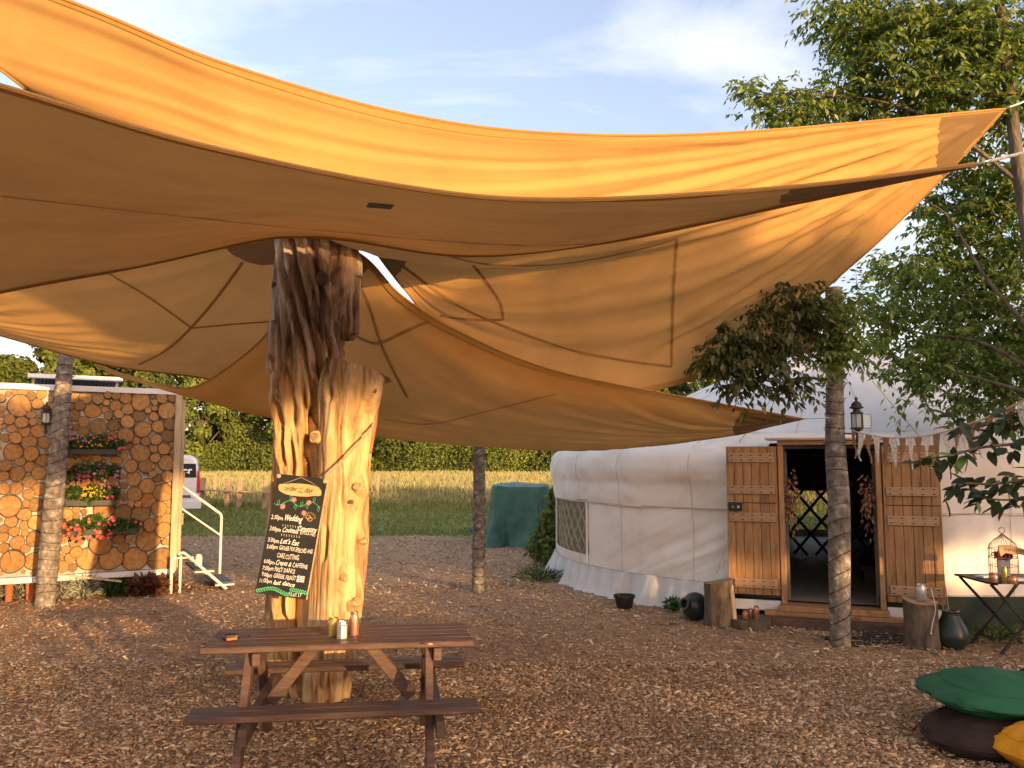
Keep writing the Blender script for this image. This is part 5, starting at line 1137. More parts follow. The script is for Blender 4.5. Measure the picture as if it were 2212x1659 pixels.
def door_leaf(s0, s1, z0, z1, o, lock):
    lf = thing('tmp', None, None, DP((s0 + s1) / 2, o, z0)); n = 6; w = (s1 - s0) / n
    bpy.data.objects.remove(lf)
    base = MB(); base.obox(DP((s0 + s1) / 2, o + .006, (z0 + z1) / 2), iside, idir, ez, (s1 - s0) / 2 - .004, .006, (z1 - z0) / 2 - .004); leaf = base.build('door_leaf', M['slot'], yurt)
    for k in range(n):
        a = s0 + k * w; q = MB(); q.obox(DP(a + w / 2, o + .024, (z0 + z1) / 2), iside, idir, ez, w / 2 - .0022, .012, (z1 - z0) / 2); q.build('plank', M['doorwood'], leaf, bevel=.003)
    hgt = z1 - z0
    for f0, f1 in ((.045, .11), (.268, .325), (.452, .512), (.895, .955)):
        za = z1 - f0 * hgt; zb = z1 - f1 * hgt; q = MB(); c = DP((s0 + s1) / 2, o + .048, (za + zb) / 2)
        q.obox(c, iside, idir, ez, (s1 - s0) / 2 - .03, .011, (za - zb) / 2); bt = q.build('batten', M['batten'], leaf, bevel=.004)
        q = MB()
        for i in range(5):
            for zz in (-.026, .026): q.obox(c + iside * ((s1 - s0) * (-.38 + .19 * i)) + ez * zz + idir * .0115, iside, idir, ez, .013, .0015, .004)
        q.build('nail_slot', M['slot'], leaf)
    q = MB(); q.obox(DP((s0 + s1) / 2, o + .0375, z1 - .385 * hgt), iside, idir, ez, (s1 - s0) / 2 - .01, .0015, .004); q.build('stable_door_gap', M['slot'], leaf)
    if lock:
        q = MB(); q.obox(DP(s0 + .095, o + .055, z1 - .412 * hgt), iside, idir, ez, .075, .02, .045); lk = q.build('lock_case', M['blackplastic'], leaf, bevel=.006)
        q = MB(); q.lathe(DP(s0 + .13, o + .076, z1 - .412 * hgt), [(.014, 0), (.014, .012), (.001, .012)], 12, idir); q.build('lock_knob', M['silver'], leaf, smooth=True)
        q = MB(); q.lathe(DP(s0 + .07, o + .076, z1 - .412 * hgt), [(.009, 0), (.009, .004), (.001, .004)], 12, idir); q.build('keyhole', M['silver'], leaf, smooth=True)
    q = MB(); q.obox(DP((s0 + s1) / 2, o - .01, z0 - .115), iside, idir, ez, (s1 - s0) / 2, .008, .055); q.build('white_kick_sheet', M['paper'], leaf)
door_leaf(-1.085, -.535, .29, 1.925, .10, True); door_leaf(.535, 1.085, .29, 1.925, .10, False)
for s in (-.40, .40):
    p = DP(s, .02, 1.35); n = 260; d = rdir(n); P = np.array(p) + d * RNG.random((n, 1)) * np.array([[.09, .09, .42]])
    V, F = leaf_mesh(P, d + np.array([[0, 0, -1.2]]), rdir(n), .06, .02); o = thing('dried_flowers', None, None, p); stuff(place('seed_heads', V, F, M['hessian'], o))
    tag(o, 'bunch of dried flowers hanging on the %s side of the open doorway' % ('left' if s < 0 else 'right'), 'dried flowers')
b = MB(); b.box((2.95 + .75, 8.42, .012), .60, .22, .008, .3); tag(b.build('door_mat', M['mud'], bevel=.004), 'dark rubber mat on the chips before the yurt door', 'door mat')

# ================================================================== POLES WITH STRING LIGHTS
def pole(label, rows, dep, seed, turns, top_cut=True):
    C3 = [U(x, y, dep) for x, y, w in rows]; base = Vector((C3[0].x, dep, 0)); o = thing('tree_pole', label, 'pole', base, 'bark covered poles wound with string lights')
    C3[0].z = -.03; Rs = [w * dep / FPX for x, y, w in rows]; nr, ns = 120, 28
    P = cat_rom(C3, nr); R = [cat_rom([Vector((r, 0, i)) for i, r in enumerate(Rs)], nr)[k].x for k in range(nr)]
    th = np.linspace(0, 6.2832, ns, endpoint=False)[None, :]; px = np.array([[p.x, p.y, p.z] for p in P]); rr_ = np.array(R)[:, None]
    r = rr_ * (1 + .06 * fbm(np.cos(th) * 1.5, np.sin(th) * 1.5, px[:, 2:3] * 1.2 + seed, 3) + .02 * fbm(np.cos(th) * 4, np.sin(th) * 4, px[:, 2:3] * 4 + seed, 3))
    V = np.stack([px[:, :1] + r * np.cos(th), px[:, 1:2] + r * np.sin(th), px[:, 2:3] + 0 * th], -1).reshape(-1, 3); idx = np.arange(nr * ns).reshape(nr, ns); nx_ = np.roll(idx, -1, 1)
    F = np.stack([idx[:-1], nx_[:-1], nx_[1:], idx[1:]], -1).reshape(-1, 4); place('trunk', V, F, [M['polebark']], o, smooth=True)
    b = MB(); b.add([Vector(q) for q in V[-ns:]], [tuple(range(ns))]); b.build('cut_end', M['cut'], o)
    n = int(turns * 22); pts = []; bulbs = MB()
    for k in range(n):
        f = .015 + .93 * k / n; i = f * (nr - 1); j = int(i); p = P[j].lerp(P[min(j + 1, nr - 1)], i - j); a = 6.2832 * k / 22 + .5 * math.sin(k * .071 + seed); rad = R[j] * 1.05 + .003
        q = p + Vector((math.cos(a) * rad, math.sin(a) * rad, .035 * math.sin(a + seed + k * .013) + .05 * math.sin(k * .019 + seed * 3))); pts.append(q)
        if k % 13 == 0: bulbs.tube([q, q + Vector((math.cos(a), math.sin(a), .6)) * .03], [.004, .003], 5)
    b = MB(); b.tube(pts, .0030, 4); b.build('light_wire', M['wire'], o); stuff(bulbs.build('fairy_bulb', M['wire'], o))
    return o, P, R
rp_, RPP, RPR = pole('tallest bark covered pole standing in front of the yurt door', [(1815, 1389, 21), (1813, 1200, 22), (1812, 1080, 23), (1804, 960, 21.5), (1803, 800, 18.5), (1801, 700, 18), (1800, 622, 17)], 8.1, 1.0, 22)
pole('bark covered pole in the middle, between meadow and tarpaulin heap', [(1033, 1273, 13.5), (1035, 1100, 13.5), (1035, 960, 12.5), (1036, 895, 12)], 11.45, 5.0, 17)
pole('leaning bark covered pole in front of the log cabin wall', [(97, 1306, 19.5), (108, 1180, 20), (124, 1000, 19.5), (136, 850, 17), (143, 755, 15)], 10.25, 9.0, 24)
carriage_lamp('old iron lantern with open glass door on the pole before the yurt', U(1853, 958, 8.0), .475, U(1822, 936, 8.05))

# bunting
bt_pts = [(1836, 926, 8.05), (1858, 935, 7.8), (1920, 945, 7.3), (1990, 943, 6.75), (2050, 930, 6.3), (2110, 910, 5.85), (2160, 890, 5.5), (2212, 864, 5.2), (2300, 815, 4.8), (2420, 740, 4.4)]
crv = cat_rom([U(*p) for p in bt_pts], 160); bun = thing('bunting', 'string of hessian and lace flags from the pole lantern to the right edge', 'bunting', crv[60])
b = MB(); b.tube(crv, .006, 6); b.build('cord', M['whiterope'], bun, smooth=True)
acc = [0]
for p, q in zip(crv, crv[1:]): acc.append(acc[-1] + (q - p).length)
s = .12; k = 0
while s < acc[-1] - .12:
    i = max(j for j in range(len(acc)) if acc[j] <= s); p = crv[i]; d = (crv[min(i + 3, 159)] - crv[max(i - 3, 0)]).normalized(); w, ln = .12, .26
    q = MB(); n = 9; out = Vector((-d.y, d.x, 0)).normalized(); ph = rr.uniform(0, 6); am = rr.uniform(.008, .03); tw = rr.uniform(-.5, .5)
    vs = []
    for j in range(n):
        f = j / (n - 1); hw_ = w / 2 * (1 - f * .93) + .001; c = p - ez * (ln * f + .004) + out * (am * math.sin(f * 5 + ph) * f) + d * (.012 * math.sin(f * 4 + ph * 2)); dd = (d + out * tw * f).normalized()
        vs += [c - dd * hw_, c + out * am * .5 * f, c + dd * hw_]
    q.add(vs, [(3 * j + a, 3 * j + a + 1, 3 * j + a + 4, 3 * j + a + 3) for j in range(n - 1) for a in (0, 1)]); q.build('flag', M['hessian'] if k % 2 == 0 else M['lace'], bun, smooth=True)
    s += .145; k += 1
bw = U(2037, 925, 6.35); b = MB()
for sg in (-1, 1): b.tube([bw + (Vector((math.cos(a) * .035 - .035, 0, math.sin(a) * .014)) * sg) for a in np.linspace(0, 6.28, 10)], .004, 4)
b.tube([bw, bw + Vector((.012, 0, -.06))], .004, 4); b.build('bow', M['whiterope'], bun)

# ================================================================== THINGS BY THE YURT
def stump(label, x, y, dep, r, h, seed, flat=.3):
    p = U(x, y, dep); base = Vector((p.x, dep, 0)); o = thing('log_stump', label, 'stump', base, 'log stumps by the yurt door')
    n = 40; prof = [(r * 1.08, -.02), (r * 1.0, h * .3), (r * .98, h * .7), (r, h)]; vs = []
    P = cat_rom([Vector((a, 0, z)) for a, z in prof], 24)
    for q in P:
        for k in range(n):
            t = 6.2832 * k / n; f = 1 + .06 * float(vn(math.cos(t) * 2 + seed, math.sin(t) * 2, q.z * 2)) + .03 * float(vn(math.cos(t) * 7, math.sin(t) * 7 + seed, q.z * 1.5)); vs.append(base + Vector((q.x * f * math.cos(t), q.x * f * math.sin(t), q.z + (.03 * math.sin(t + seed) if q.z > h * .99 else 0))))
    b = MB(); b.add(vs, [(i * n + k, i * n + (k + 1) % n, (i + 1) * n + (k + 1) % n, (i + 1) * n + k) for i in range(23) for k in range(n)]); b.build('bark_side', M['stump'], o, smooth=True)
    top = vs[-n:]; cen = sum((Vector(v) for v in top), Vector()) / n; ring2 = [cen + (Vector(v) - cen) * .5 + ez * .004 for v in top]
    b = MB(); b.add(top + ring2, [(k, (k + 1) % n, n + (k + 1) % n, n + k) for k in range(n)] + [tuple(range(n, 2 * n))]); b.build('sawn_top', M['cut'], o)
    return o, base, h
stump('upright log stump left of the yurt door with split bark', 1555, 1340, 9.1, .165, .47, 2)
b = MB(); sp_ = U(1583, 1330, 8.98); b.beam((sp_.x + .02, 8.98, 0), (sp_.x - .01, 9.02, .45), .09, .05, (1, 0, 0)); tag(b.build('split_log_piece', M['timber'], bevel=.012), 'pale split wood leaning on the stump left of the door', 'split log')
so, sb, sh = stump('upright log stump right of the yurt door under a silver jar', 1992, 1386, 8.05, .155, .44, 6)
sj = jar('jar', sb + Vector((.0, -.02, sh + .002)), jarprof(.05, .15, .8), M['silver'], 'silver painted jar standing on the right hand stump')
b = MB(); b.tube(cat_rom([sb + Vector((.05, -.12, sh + .12)), sb + Vector((.055, -.17, sh - .05)), sb + Vector((.02, -.175, sh - .18)), sb + Vector((.0, -.18, sh - .26))], 16), .004, 5); b.lathe(sb + Vector((0, -.18, sh - .285)), [(.001, 0), (.011, .012), (.001, .026)], 8); b.build('cord', M['whiterope'], sj)
vp = Vector((U(2056, 1386, 8.0).x, 8.0, 0))
jar('vase', vp, [(.09, 0), (.115, .02), (.150, .09), (.155, .13), (.135, .20), (.085, .29), (.072, .33), (.078, .35), (.066, .352), (.06, .32)], M['glaze'], 'dark green pear shaped vase beside the right stump', 32, 'vase')
jd = Vector((-.75, -.62, .25)).normalized(); jc = Vector((U(1502, 1330, 9.4).x, 9.4, .155))
b = MB(); b.lathe(jc - jd * .15, [(.02, .0), (.09, .02), (.14, .08), (.155, .15), (.14, .21), (.09, .265), (.055, .29), (.055, .33), (.066, .335), (.066, .35), (.045, .35), (.04, .29)], 32, jd); tag(b.build('jug', M['glaze'], smooth=True), 'round dark green jug lying on its side by the left stump', 'jug')
pp = Vector((U(1349, 1308, 10.1).x, 10.1, 0)); jar('plant_pot', pp, [(.085, 0), (.09, .005), (.115, .14), (.128, .14), (.13, .17), (.118, .17), (.10, .10), (.001, .10)], M['blackpot'], 'black plastic plant pot in front of the yurt skirt', 24, 'pot')
b = MB(); b.tube([pp + Vector((-.05, 0, .08)), pp + Vector((-.10, .02, .30))], .003, 4); tag(b.build('dry_twig', M['rope']), 'thin dry twig sticking out of the black pot', 'twig')
for k, (x, y, h, r, m) in enumerate(((1610, 1328, .085, .032, 'copper'), (1632, 1326, .135, .03, 'copper'), (1621, 1323, .10, .026, 'copper'))):
    p = U(x, y, 8.95 + .03 * k); jar('jar', Vector((p.x, 8.95 + .05 * (k == 2), .10)), jarprof(r, h), M[m], ['short copper jar on the slab left of the doorstep', 'tall copper jar on the slab left of the doorstep', 'middle copper jar behind the two on the slab'][k], 20)
p = U(1622, 1335, 8.97); b = MB(); b.lathe((p.x, 8.98, 0), [(.20, -.01), (.205, .04), (.20, .098), (.17, .0985)], 20, wob=.04); tag(b.build('log_slab', M['stump'], smooth=True), 'low log slab carrying the copper jars', 'log slab')
for k, (x, y, r) in enumerate(((1478, 1335, .05), (1520, 1345, .045), (2090, 1388, .05))):
    p = G(x, y); b = MB(); b.lathe((p.x, p.y, -.01), [(r * .7, 0), (r, .02), (r * .9, r * .7), (r * .3, r)], 10, wob=.1); tag(b.build('stone', M['stone'], smooth=True), ['small stone by the lying jug', 'pale stone at the foot of the left stump', 'pale stone beside the green vase'][k], 'stone')
low_plant('green_plant', 'small green weed between black pot and lying jug', 1455, 1322, .10, .2, 120, 'plantleaf', .07, .03, grp='weeds along the yurt')
low_plant('green_plant', 'low grass tuft under the folding table', 2150, 1385, .35, .16, 500, 'plantleaf', .10, .012, grp='weeds along the yurt')
low_plant('green_plant', 'grass tuft at the far left foot of the yurt skirt', 1165, 1255, .35, .22, 420, 'plantleaf', .12, .016, grp='weeds along the yurt')

# folding table with birdcage
tb = Vector((4.66, 7.95, 0)); TH = .665
ft_ = thing('folding_table', 'black slatted folding table by the yurt wall', 'table', tb)
for k in range(7):
    q = MB(); q.box(tb + Vector((0, -.255 + .085 * k, TH - .01)), .34, .036, .009); q.build('slat', M['blackiron'], ft_, bevel=.003)
for s in (-.26, .24):
    q = MB(); q.beam(tb + Vector((s, -.29, TH - .02)), tb + Vector((s, .29, TH - .02)), .03, .02); q.build('top_bearer', M['blackiron'], ft_)
for y_ in (-.27, .26):
    q = MB(); q.beam(tb + Vector((-.30, y_, TH - .025)), tb + Vector((.26, y_ * .9, 0)), .022, .022); q.build('leg', M['blackiron'], ft_)
    q = MB(); q.beam(tb + Vector((.30, y_ - .025, TH - .025)), tb + Vector((-.26, y_ * .9 - .025, 0)), .022, .022); q.build('leg', M['blackiron'], ft_)
bcg = Vector((4.70, 8.05, TH)); cage = thing('birdcage', 'rose wire birdcage with red flowers inside on the folding table', 'birdcage', bcg)
b = MB(); R_, h0, h1 = .125, .26, .38
for k in range(26):
    t = 6.2832 * k / 26; d = Vector((math.cos(t), math.sin(t), 0)); b.tube([bcg + d * R_ + ez * .01, bcg + d * R_ + ez * h0, bcg + d * R_ * .88 + ez * (h0 + .045), bcg + d * R_ * .55 + ez * (h0 + .085), bcg + d * R_ * .25 + ez * (h0 + .115), bcg + d * .008 + ez * (h1 + .02)], .0022, 4, cap=False)
b.build('wire_bars', M['pinkwire'], cage)
for z in (.01, .10, .18, h0):
    q = MB(); q.tube([bcg + Vector((math.cos(t) * R_, math.sin(t) * R_, z)) for t in np.linspace(0, 6.2832, 33)], .0035, 5, cap=False); q.build('hoop', M['pinkwire'], cage)
q = MB(); q.tube([bcg + Vector((math.cos(t) * .028, 0, h1 + .052 + math.sin(t) * .028)) for t in np.linspace(0, 6.2832, 25)], .004, 6, cap=False); q.build('ring', M['pinkwire'], cage, smooth=True)
n = 420; d = rdir(n); P = np.array(bcg + ez * .20) + d * RNG.random((n, 1))**.4 * np.array([[.085, .085, .045]])
V, F = leaf_mesh(P, rdir(n), d, .03, .026); o = place('flower_bouquet', V, F, M['redflower']); tag(o, 'red flower heads inside the birdcage', 'flowers')
b = MB(); b.lathe(bcg + ez * .012, [(.05, 0), (.055, .01), (.06, .14), (.055, .145)], 16); tag(b.build('flower_holder', M['paper'], smooth=True), 'pale paper pot holding the flowers inside the birdcage', 'pot')
sgp = [(2157, 1179), (2166, 1177), (2185, 1178), (2212, 1186), (2260, 1190), (2262, 1206), (2225, 1204), (2205, 1198), (2185, 1197), (2172, 1195), (2162, 1203), (2158, 1190)]
b = MB(); b.poly([U(x, y, 7.86) for x, y in sgp], (0, 1, 0), .018); sgn_ = b.build('driftwood_sign', M['plaque'], bevel=.003); tag(sgn_, 'driftwood arrow sign hanging in front of the birdcage', 'sign')
for k in range(7):
    x = 2168 + k * 9; q = MB(); q.tube([U(x + dx, y, 7.857) for dx, y in ((0, 1184 + k), (3, 1190 + k), (5, 1183 + k), (7, 1189 + k))], .0016, 4); q.build('lettering', M['ink'], sgn_)
q = MB(); q.tube([bcg + ez * (h1 + .025), U(2205, 1182, 7.87)], .002, 4); q.build('string', M['rope'], sgn_)
for k, (x, y, h, r, m, l) in enumerate(((2147, 1255, .085, .04, 'copper', 'copper jar at the left of the birdcage table'), (2171, 1257, .15, .026, 'gold', 'slim gold jar before the birdcage'), (2187, 1258, .07, .045, 'copper', 'squat copper jar at the right of the birdcage table'))):
    p = G(x, y + 3, TH); jar('jar', Vector((p.x, p.y, TH)), jarprof(r, h), M[m], l, 20)
for k, (x, y) in enumerate(((2128, 1247), (2206, 1254))):
    p = G(x, y, TH); b = MB(); b.box((p.x, p.y, TH + .01), .07, .05, .009, .3 + k); tag(b.build('paper_stack', M['paper'], bevel=.003), ['folded white napkins at the left of the birdcage', 'folded white napkins at the right of the birdcage'][k], 'napkins')

# ================================================================== BEAN BAGS, TARPAULIN HEAP
def blob(name, label, c, rx, ry, rz, m, seed, rot=0, pinch=.25, cat='bean bag', ground=0.0, tilt=0):
    nu, nv = 72, 40; u = np.linspace(0, 2 * math.pi, nu, endpoint=False)[None, :]; v = np.linspace(-math.pi / 2, math.pi / 2, nv)[:, None]
    def sg(a, e): return np.sign(a) * np.abs(a)**e
    x = sg(np.cos(v), .75) * sg(np.cos(u), .6); y = sg(np.cos(v), .75) * sg(np.sin(u), .6); z = np.sin(v) + 0 * u
    z = z * (1 - pinch * (np.maximum(np.abs(x), np.abs(y))**3))
    f = 1 + .12 * fbm(x * 1.6 + seed, y * 1.6, z * 1.6, 3) + .05 * (1 - 2 * np.abs(fbm(x * 3 + seed, y * 3, z * 2.2, 3))); X = x * rx * f; Y = y * ry * f; Z = z * rz * (1 + .35 * fbm(x * 1.3, y * 1.3 + seed, 0 * z, 3) - .10 * np.abs(fbm(x * 4 + y * 2, y * 3 + seed, 0 * z, 3))) + tilt * X
    ca, sa = math.cos(rot), math.sin(rot); W = np.stack([c[0] + X * ca - Y * sa, c[1] + X * sa + Y * ca, np.maximum(c[2] + Z, ground + .004 * np.abs(fbm(x * 3, y * 3, 0 * z, 2)))], -1)
    idx = np.arange(nu * nv).reshape(nv, nu); nx_ = np.roll(idx, -1, 1); F = np.stack([idx[:-1], nx_[:-1], nx_[1:], idx[1:]], -1).reshape(-1, 4)
    o = place(name, W.reshape(-1, 3), F, [m], smooth=True)
    if cat == 'bean bag':
        for row in (nv // 2, nv // 2 + 9):
            b = MB(); b.tube([Vector(q) for q in list(W[row]) + [W[row][0]]], .006, 5, cap=False); b.build('seam', m, o, smooth=True)
    return tag(o, label, cat, 'bean bags' if cat == 'bean bag' else None)
blob('bean_bag', 'dark brown bean bag lying under the green one', (3.03, 5.22, .09), .47, .33, .15, M['beanbrown'], 3, -.12, .4)
blob('bean_bag', 'green bean bag on top of the brown one', (3.20, 5.36, .275), .56, .36, .155, M['beangreen'], 8, -.1, .6, ground=.13, tilt=-.03)
blob('bean_bag', 'bright yellow bean bag in the lower right corner', (3.12, 4.90, .12), .34, .22, .17, M['beanyel'], 5, .2, .7)
blob('bean_bag', 'brown bean bag behind the green one at the right edge', (4.05, 6.0, .14), .42, .36, .2, M['beanbrown'], 12, .3)
# tarpaulin heap: sheet dropped over a stack
def tarp_heap():
    dep = 17.6; cx_ = (U(1124, 1100, dep).x); W_, D__, H__ = .66, 1.1, 1.25; nu, nv = 300, 90
    a_ = np.linspace(0, 2 * math.pi, 4001); cx0 = np.sign(np.cos(a_)) * np.abs(np.cos(a_))**.35 * W_; cy0 = np.sign(np.sin(a_)) * np.abs(np.sin(a_))**.35 * D__
    sl = np.concatenate([[0], np.cumsum(np.hypot(np.diff(cx0), np.diff(cy0)))]); ss = np.linspace(0, sl[-1], nu, endpoint=False)
    bx_ = np.interp(ss, sl, cx0)[None, :]; by_ = np.interp(ss, sl, cy0)[None, :]; th = (ss / sl[-1] * 2 * math.pi)[None, :]; t = np.linspace(0, 1, nv)[:, None]; s_a = ss[None, :]
    top = np.clip(t / .42, 0, 1); side = np.clip((t - .42) / .58, 0, 1)
    fold = .10 * fbm(s_a * 2.2 + t * .8, t * 1.2, 4, 4) - .09 * np.abs(fbm(s_a * 3.3 - t * .9, t * .8, 9, 3)) * (side + .3)
    r = top * .93 + side * (.12 + .10 * side**3) + 1.5 * fold * (side + .12)
    X = cx_ + bx_ * r; Y = dep + .8 + by_ * r; Z = H__ * (1 - side**.9) + .05 * fbm(X * 2, Y * 2, 0, 3) * (1 - side) + .06 * (1 - top) + .12 * (X - cx_) * (1 - side) * 0
    Z = Z - .10 * np.clip(cx_ - .4 - X, 0, 1) * (1 - side); Z = np.maximum(Z, .012 + .03 * np.abs(fold)); idx = np.arange(nu * nv).reshape(nv, nu); nx_ = np.roll(idx, -1, 1)
    F = np.stack([idx[:-1], nx_[:-1], nx_[1:], idx[1:]], -1).reshape(-1, 4); o = place('tarpaulin', np.stack([X, Y, Z], -1).reshape(-1, 3), F, [M['tarp']], smooth=True)
    tag(o, 'dark green tarpaulin draped over a stack left of the yurt', 'tarpaulin')
tarp_heap()
p = G(1095, 1166); blob('blue_tarpaulin', 'scrap of blue tarpaulin at the foot of the green heap', (p.x, p.y - .1, .03), .22, .15, .05, M['bluetarp'], 4, .2, .2, 'tarpaulin')
p = G(1022, 1150); blob('tarpaulin_scrap', 'crumpled green tarpaulin scrap left of the middle pole', (p.x, p.y, .05), .16, .12, .09, M['tarp'], 14, .2, .2, 'tarpaulin')
p = G(1075, 1150); b = MB(); b.lathe((p.x - .2, p.y, .09), [(.09, 0), (.095, .02), (.095, .42), (.09, .44)], 16, (1, .1, 0)); tag(b.build('firewood_log', M['cut'], smooth=True), 'cut firewood log at the foot of the green tarpaulin', 'log')
def climber():
    pts = [(1165, 1185, 14.2), (1185, 1125, 14.0), (1200, 1075, 13.8), (1172, 1155, 14.2), (1190, 1160, 14.0), (1200, 1110, 13.8), (1155, 1180, 14.4), (1185, 1190, 14)]
    o = thing('climbing_plant', 'green climbing plant growing between tarpaulin and yurt', 'plant', (U(1180, 1190, 14).x, 14.0, 0)); Ps = []; 
    for x, y, d in pts: c_ = np.array(U(x, y, d)); n = 230; Ps.append(c_ + rdir(n) * RNG.random((n, 1))**.5 * np.array([[.15, .2, .22]]))
    P = np.concatenate(Ps); P[:, 2] = np.maximum(P[:, 2], .03); V, F = leaf_mesh(P, rdir(len(P)) + np.array([[0, -.2, -.5]]), rdir(len(P)) + np.array([[0, -.5, .6]]), .10 * (.6 + .6 * RNG.random(len(P))), .07); place('foliage', V, F, M['leaf'], o)
    b = MB()
    for k in range(5): b.tube([(U(1180, 1190, 14).x + .1 * k - .2, 14, 0), tuple(U(1165 + 8 * k, 1120, 14)), tuple(U(1160 + 9 * k, 1070, 14))], [.012, .009, .004], 5)
    b.build('stem', M['bark'], o)
climber()

# ================================================================== NEAR TREES
def foliage(clumps, leaf, seed, droop=.5):
    """clumps: (x, y, radius in picture units, depth, twigs). Each twig carries paired leaflets."""
    Ps, Ds, Ns, Ls = [], [], [], []; r = np.random.default_rng(seed); twigs = MB()
    for (x, y, rad, dep, nt_) in clumps:
        c_ = np.array(U(x, y, dep)); R = rad * dep / FPX
        o = c_ + (r.normal(size=(nt_, 3)) * .42).clip(-1, 1) * R * np.array([[1, 1.2, 1]])
        d = r.normal(size=(nt_, 3)); d[:, 2] = d[:, 2] * .5 - .15; d /= np.linalg.norm(d, axis=1, keepdims=True)
        for q in range(nt_):
            L_ = leaf * (2.2 + 1.6 * r.random()); k = r.integers(4, 7)
            if q % 4 == 0: twigs.tube([Vector(o[q]), Vector(o[q] + d[q] * L_ * .5 - np.array([0, 0, .03])), Vector(o[q] + d[q] * L_ - np.array([0, 0, .1 * L_ * 2]))], [.004, .003, .0015], 4, cap=False)
            side = np.cross(d[q], [0, 0, 1.0]); side /= np.linalg.norm(side) + 1e-9
            for j in range(k):
                f = (j + 1) / k; b_ = o[q] + d[q] * L_ * f - np.array([0, 0, droop * .25 * L_ * f * f])
                for sg in ((-1, 1) if j < k - 1 else (0,)):
                    Ps.append(b_); Ds.append(d[q] * .55 + side * sg * .8 + np.array([0, 0, -droop]) + .25 * r.normal(size=3)); Ns.append(np.array([0, 0, 1.0]) + .5 * r.normal(size=3)); Ls.append(leaf * (.45 + .85 * r.random()))
    Ls = np.array(Ls); V, F = leaf_mesh(np.array(Ps), np.array(Ds), np.array(Ns), Ls, Ls * .43, .2); return V, F, twigs
# the big tree at the right edge
big = thing('large_tree', 'large leafy tree filling the upper right corner', 'tree', (U(2300, 1400, 7.6).x, 7.6, 0))
b = MB(); b.tube(cat_rom([Vector((U(2300, 1400, 7.6).x, 7.6, -.1)), U(2270, 900, 7.7), U(2235, 600, 7.8), U(2205, 400, 7.9), U(2180, 200, 8.0), U(2165, 60, 8.1), U(2140, -150, 8.2), U(2120, -400, 8.4)], 40), list(np.linspace(.095, .03, 40)), 14); b.build('trunk', M['bark'], big, smooth=True)
b = MB()
for l in ([(2205, 400, 7.9), (2120, 330, 8.0), (2000, 250, 8.2), (1850, 210, 8.4), (1680, 205, 8.6), (1620, 190, 8.7)], [(2190, 260, 8.0), (2080, 150, 8.3), (1950, 80, 8.5), (1850, 30, 8.6)],
          [(2250, 740, 7.7), (2130, 600, 8.1), (2050, 470, 8.4), (1990, 430, 8.6)], [(2260, 820, 7.7), (2120, 740, 8.2), (1990, 720, 8.6), (1900, 690, 8.8)], [(2200, 300, 8.1), (2150, 560, 9), (2100, 700, 9.3)], [(2260, 860, 7.6), (2160, 830, 7.9), (2050, 800, 8.2)], [(2180, 200, 8.0), (2240, 60, 8.2), (2300, -60, 8.4)]):
    b.tube(cat_rom([U(*p) for p in l], 16), list(np.linspace(.024, .007, 16)), 7)
b.build('branches', M['bark'], big, smooth=True)
CL = [(1790, 30, 55, 8.6, 60), (1850, 60, 80, 8.5, 110), (1930, 60, 100, 8.4, 170), (2030, 60, 110, 8.3, 200), (2130, 60, 110, 8.2, 200), (2200, 100, 100, 8.1, 150), (1880, 130, 60, 8.5, 80), (1960, 170, 90, 8.4, 150), (2060, 190, 100, 8.3, 180), (2160, 220, 90, 8.2, 130),
      (1640, 215, 40, 8.7, 34), (1700, 235, 50, 8.6, 55), (1770, 240, 60, 8.6, 75), (1850, 230, 65, 8.6, 90), (1930, 250, 60, 8.6, 80), (2000, 270, 60, 8.6, 80), (1625, 180, 25, 8.7, 14), (1690, 190, 30, 8.7, 20), (1800, 190, 40, 8.7, 35),
      (2090, 350, 70, 8.9, 90), (2180, 400, 80, 8.6, 130), (2080, 440, 65, 8.9, 80), (2150, 500, 90, 8.9, 150), (2040, 500, 60, 9.0, 60), (2000, 440, 40, 9.0, 35), (2000, 560, 65, 9, 70), (2090, 590, 90, 9, 150), (2190, 600, 90, 8.8, 150), (1950, 600, 55, 9, 55), (1920, 580, 30, 9, 20),
      (2000, 660, 75, 8.9, 100), (2100, 690, 90, 8.9, 160), (2190, 720, 90, 8.7, 150), (1940, 690, 50, 8.9, 50), (1890, 680, 40, 8.8, 32), (1850, 650, 35, 8.7, 28), (2040, 770, 70, 8.6, 90), (2130, 790, 80, 8.6, 120), (2200, 820, 80, 8.4, 110), (1960, 780, 50, 8.7, 45), (1990, 830, 40, 8.5, 30), (2080, 850, 45, 8.4, 40), (1880, 740, 40, 8.8, 30),
      (2300, 200, 120, 8.2, 120), (2330, 500, 130, 8.4, 130), (2320, 780, 120, 8.2, 110), (2050, -80, 130, 8.4, 150), (2250, -60, 130, 8.2, 130), (1880, -40, 70, 8.5, 70)]
V, F, tw = foliage(CL, .092, 21); place('crown', V, F, [M['leaf']], big); tw.build('twigs', M['bark'], big)
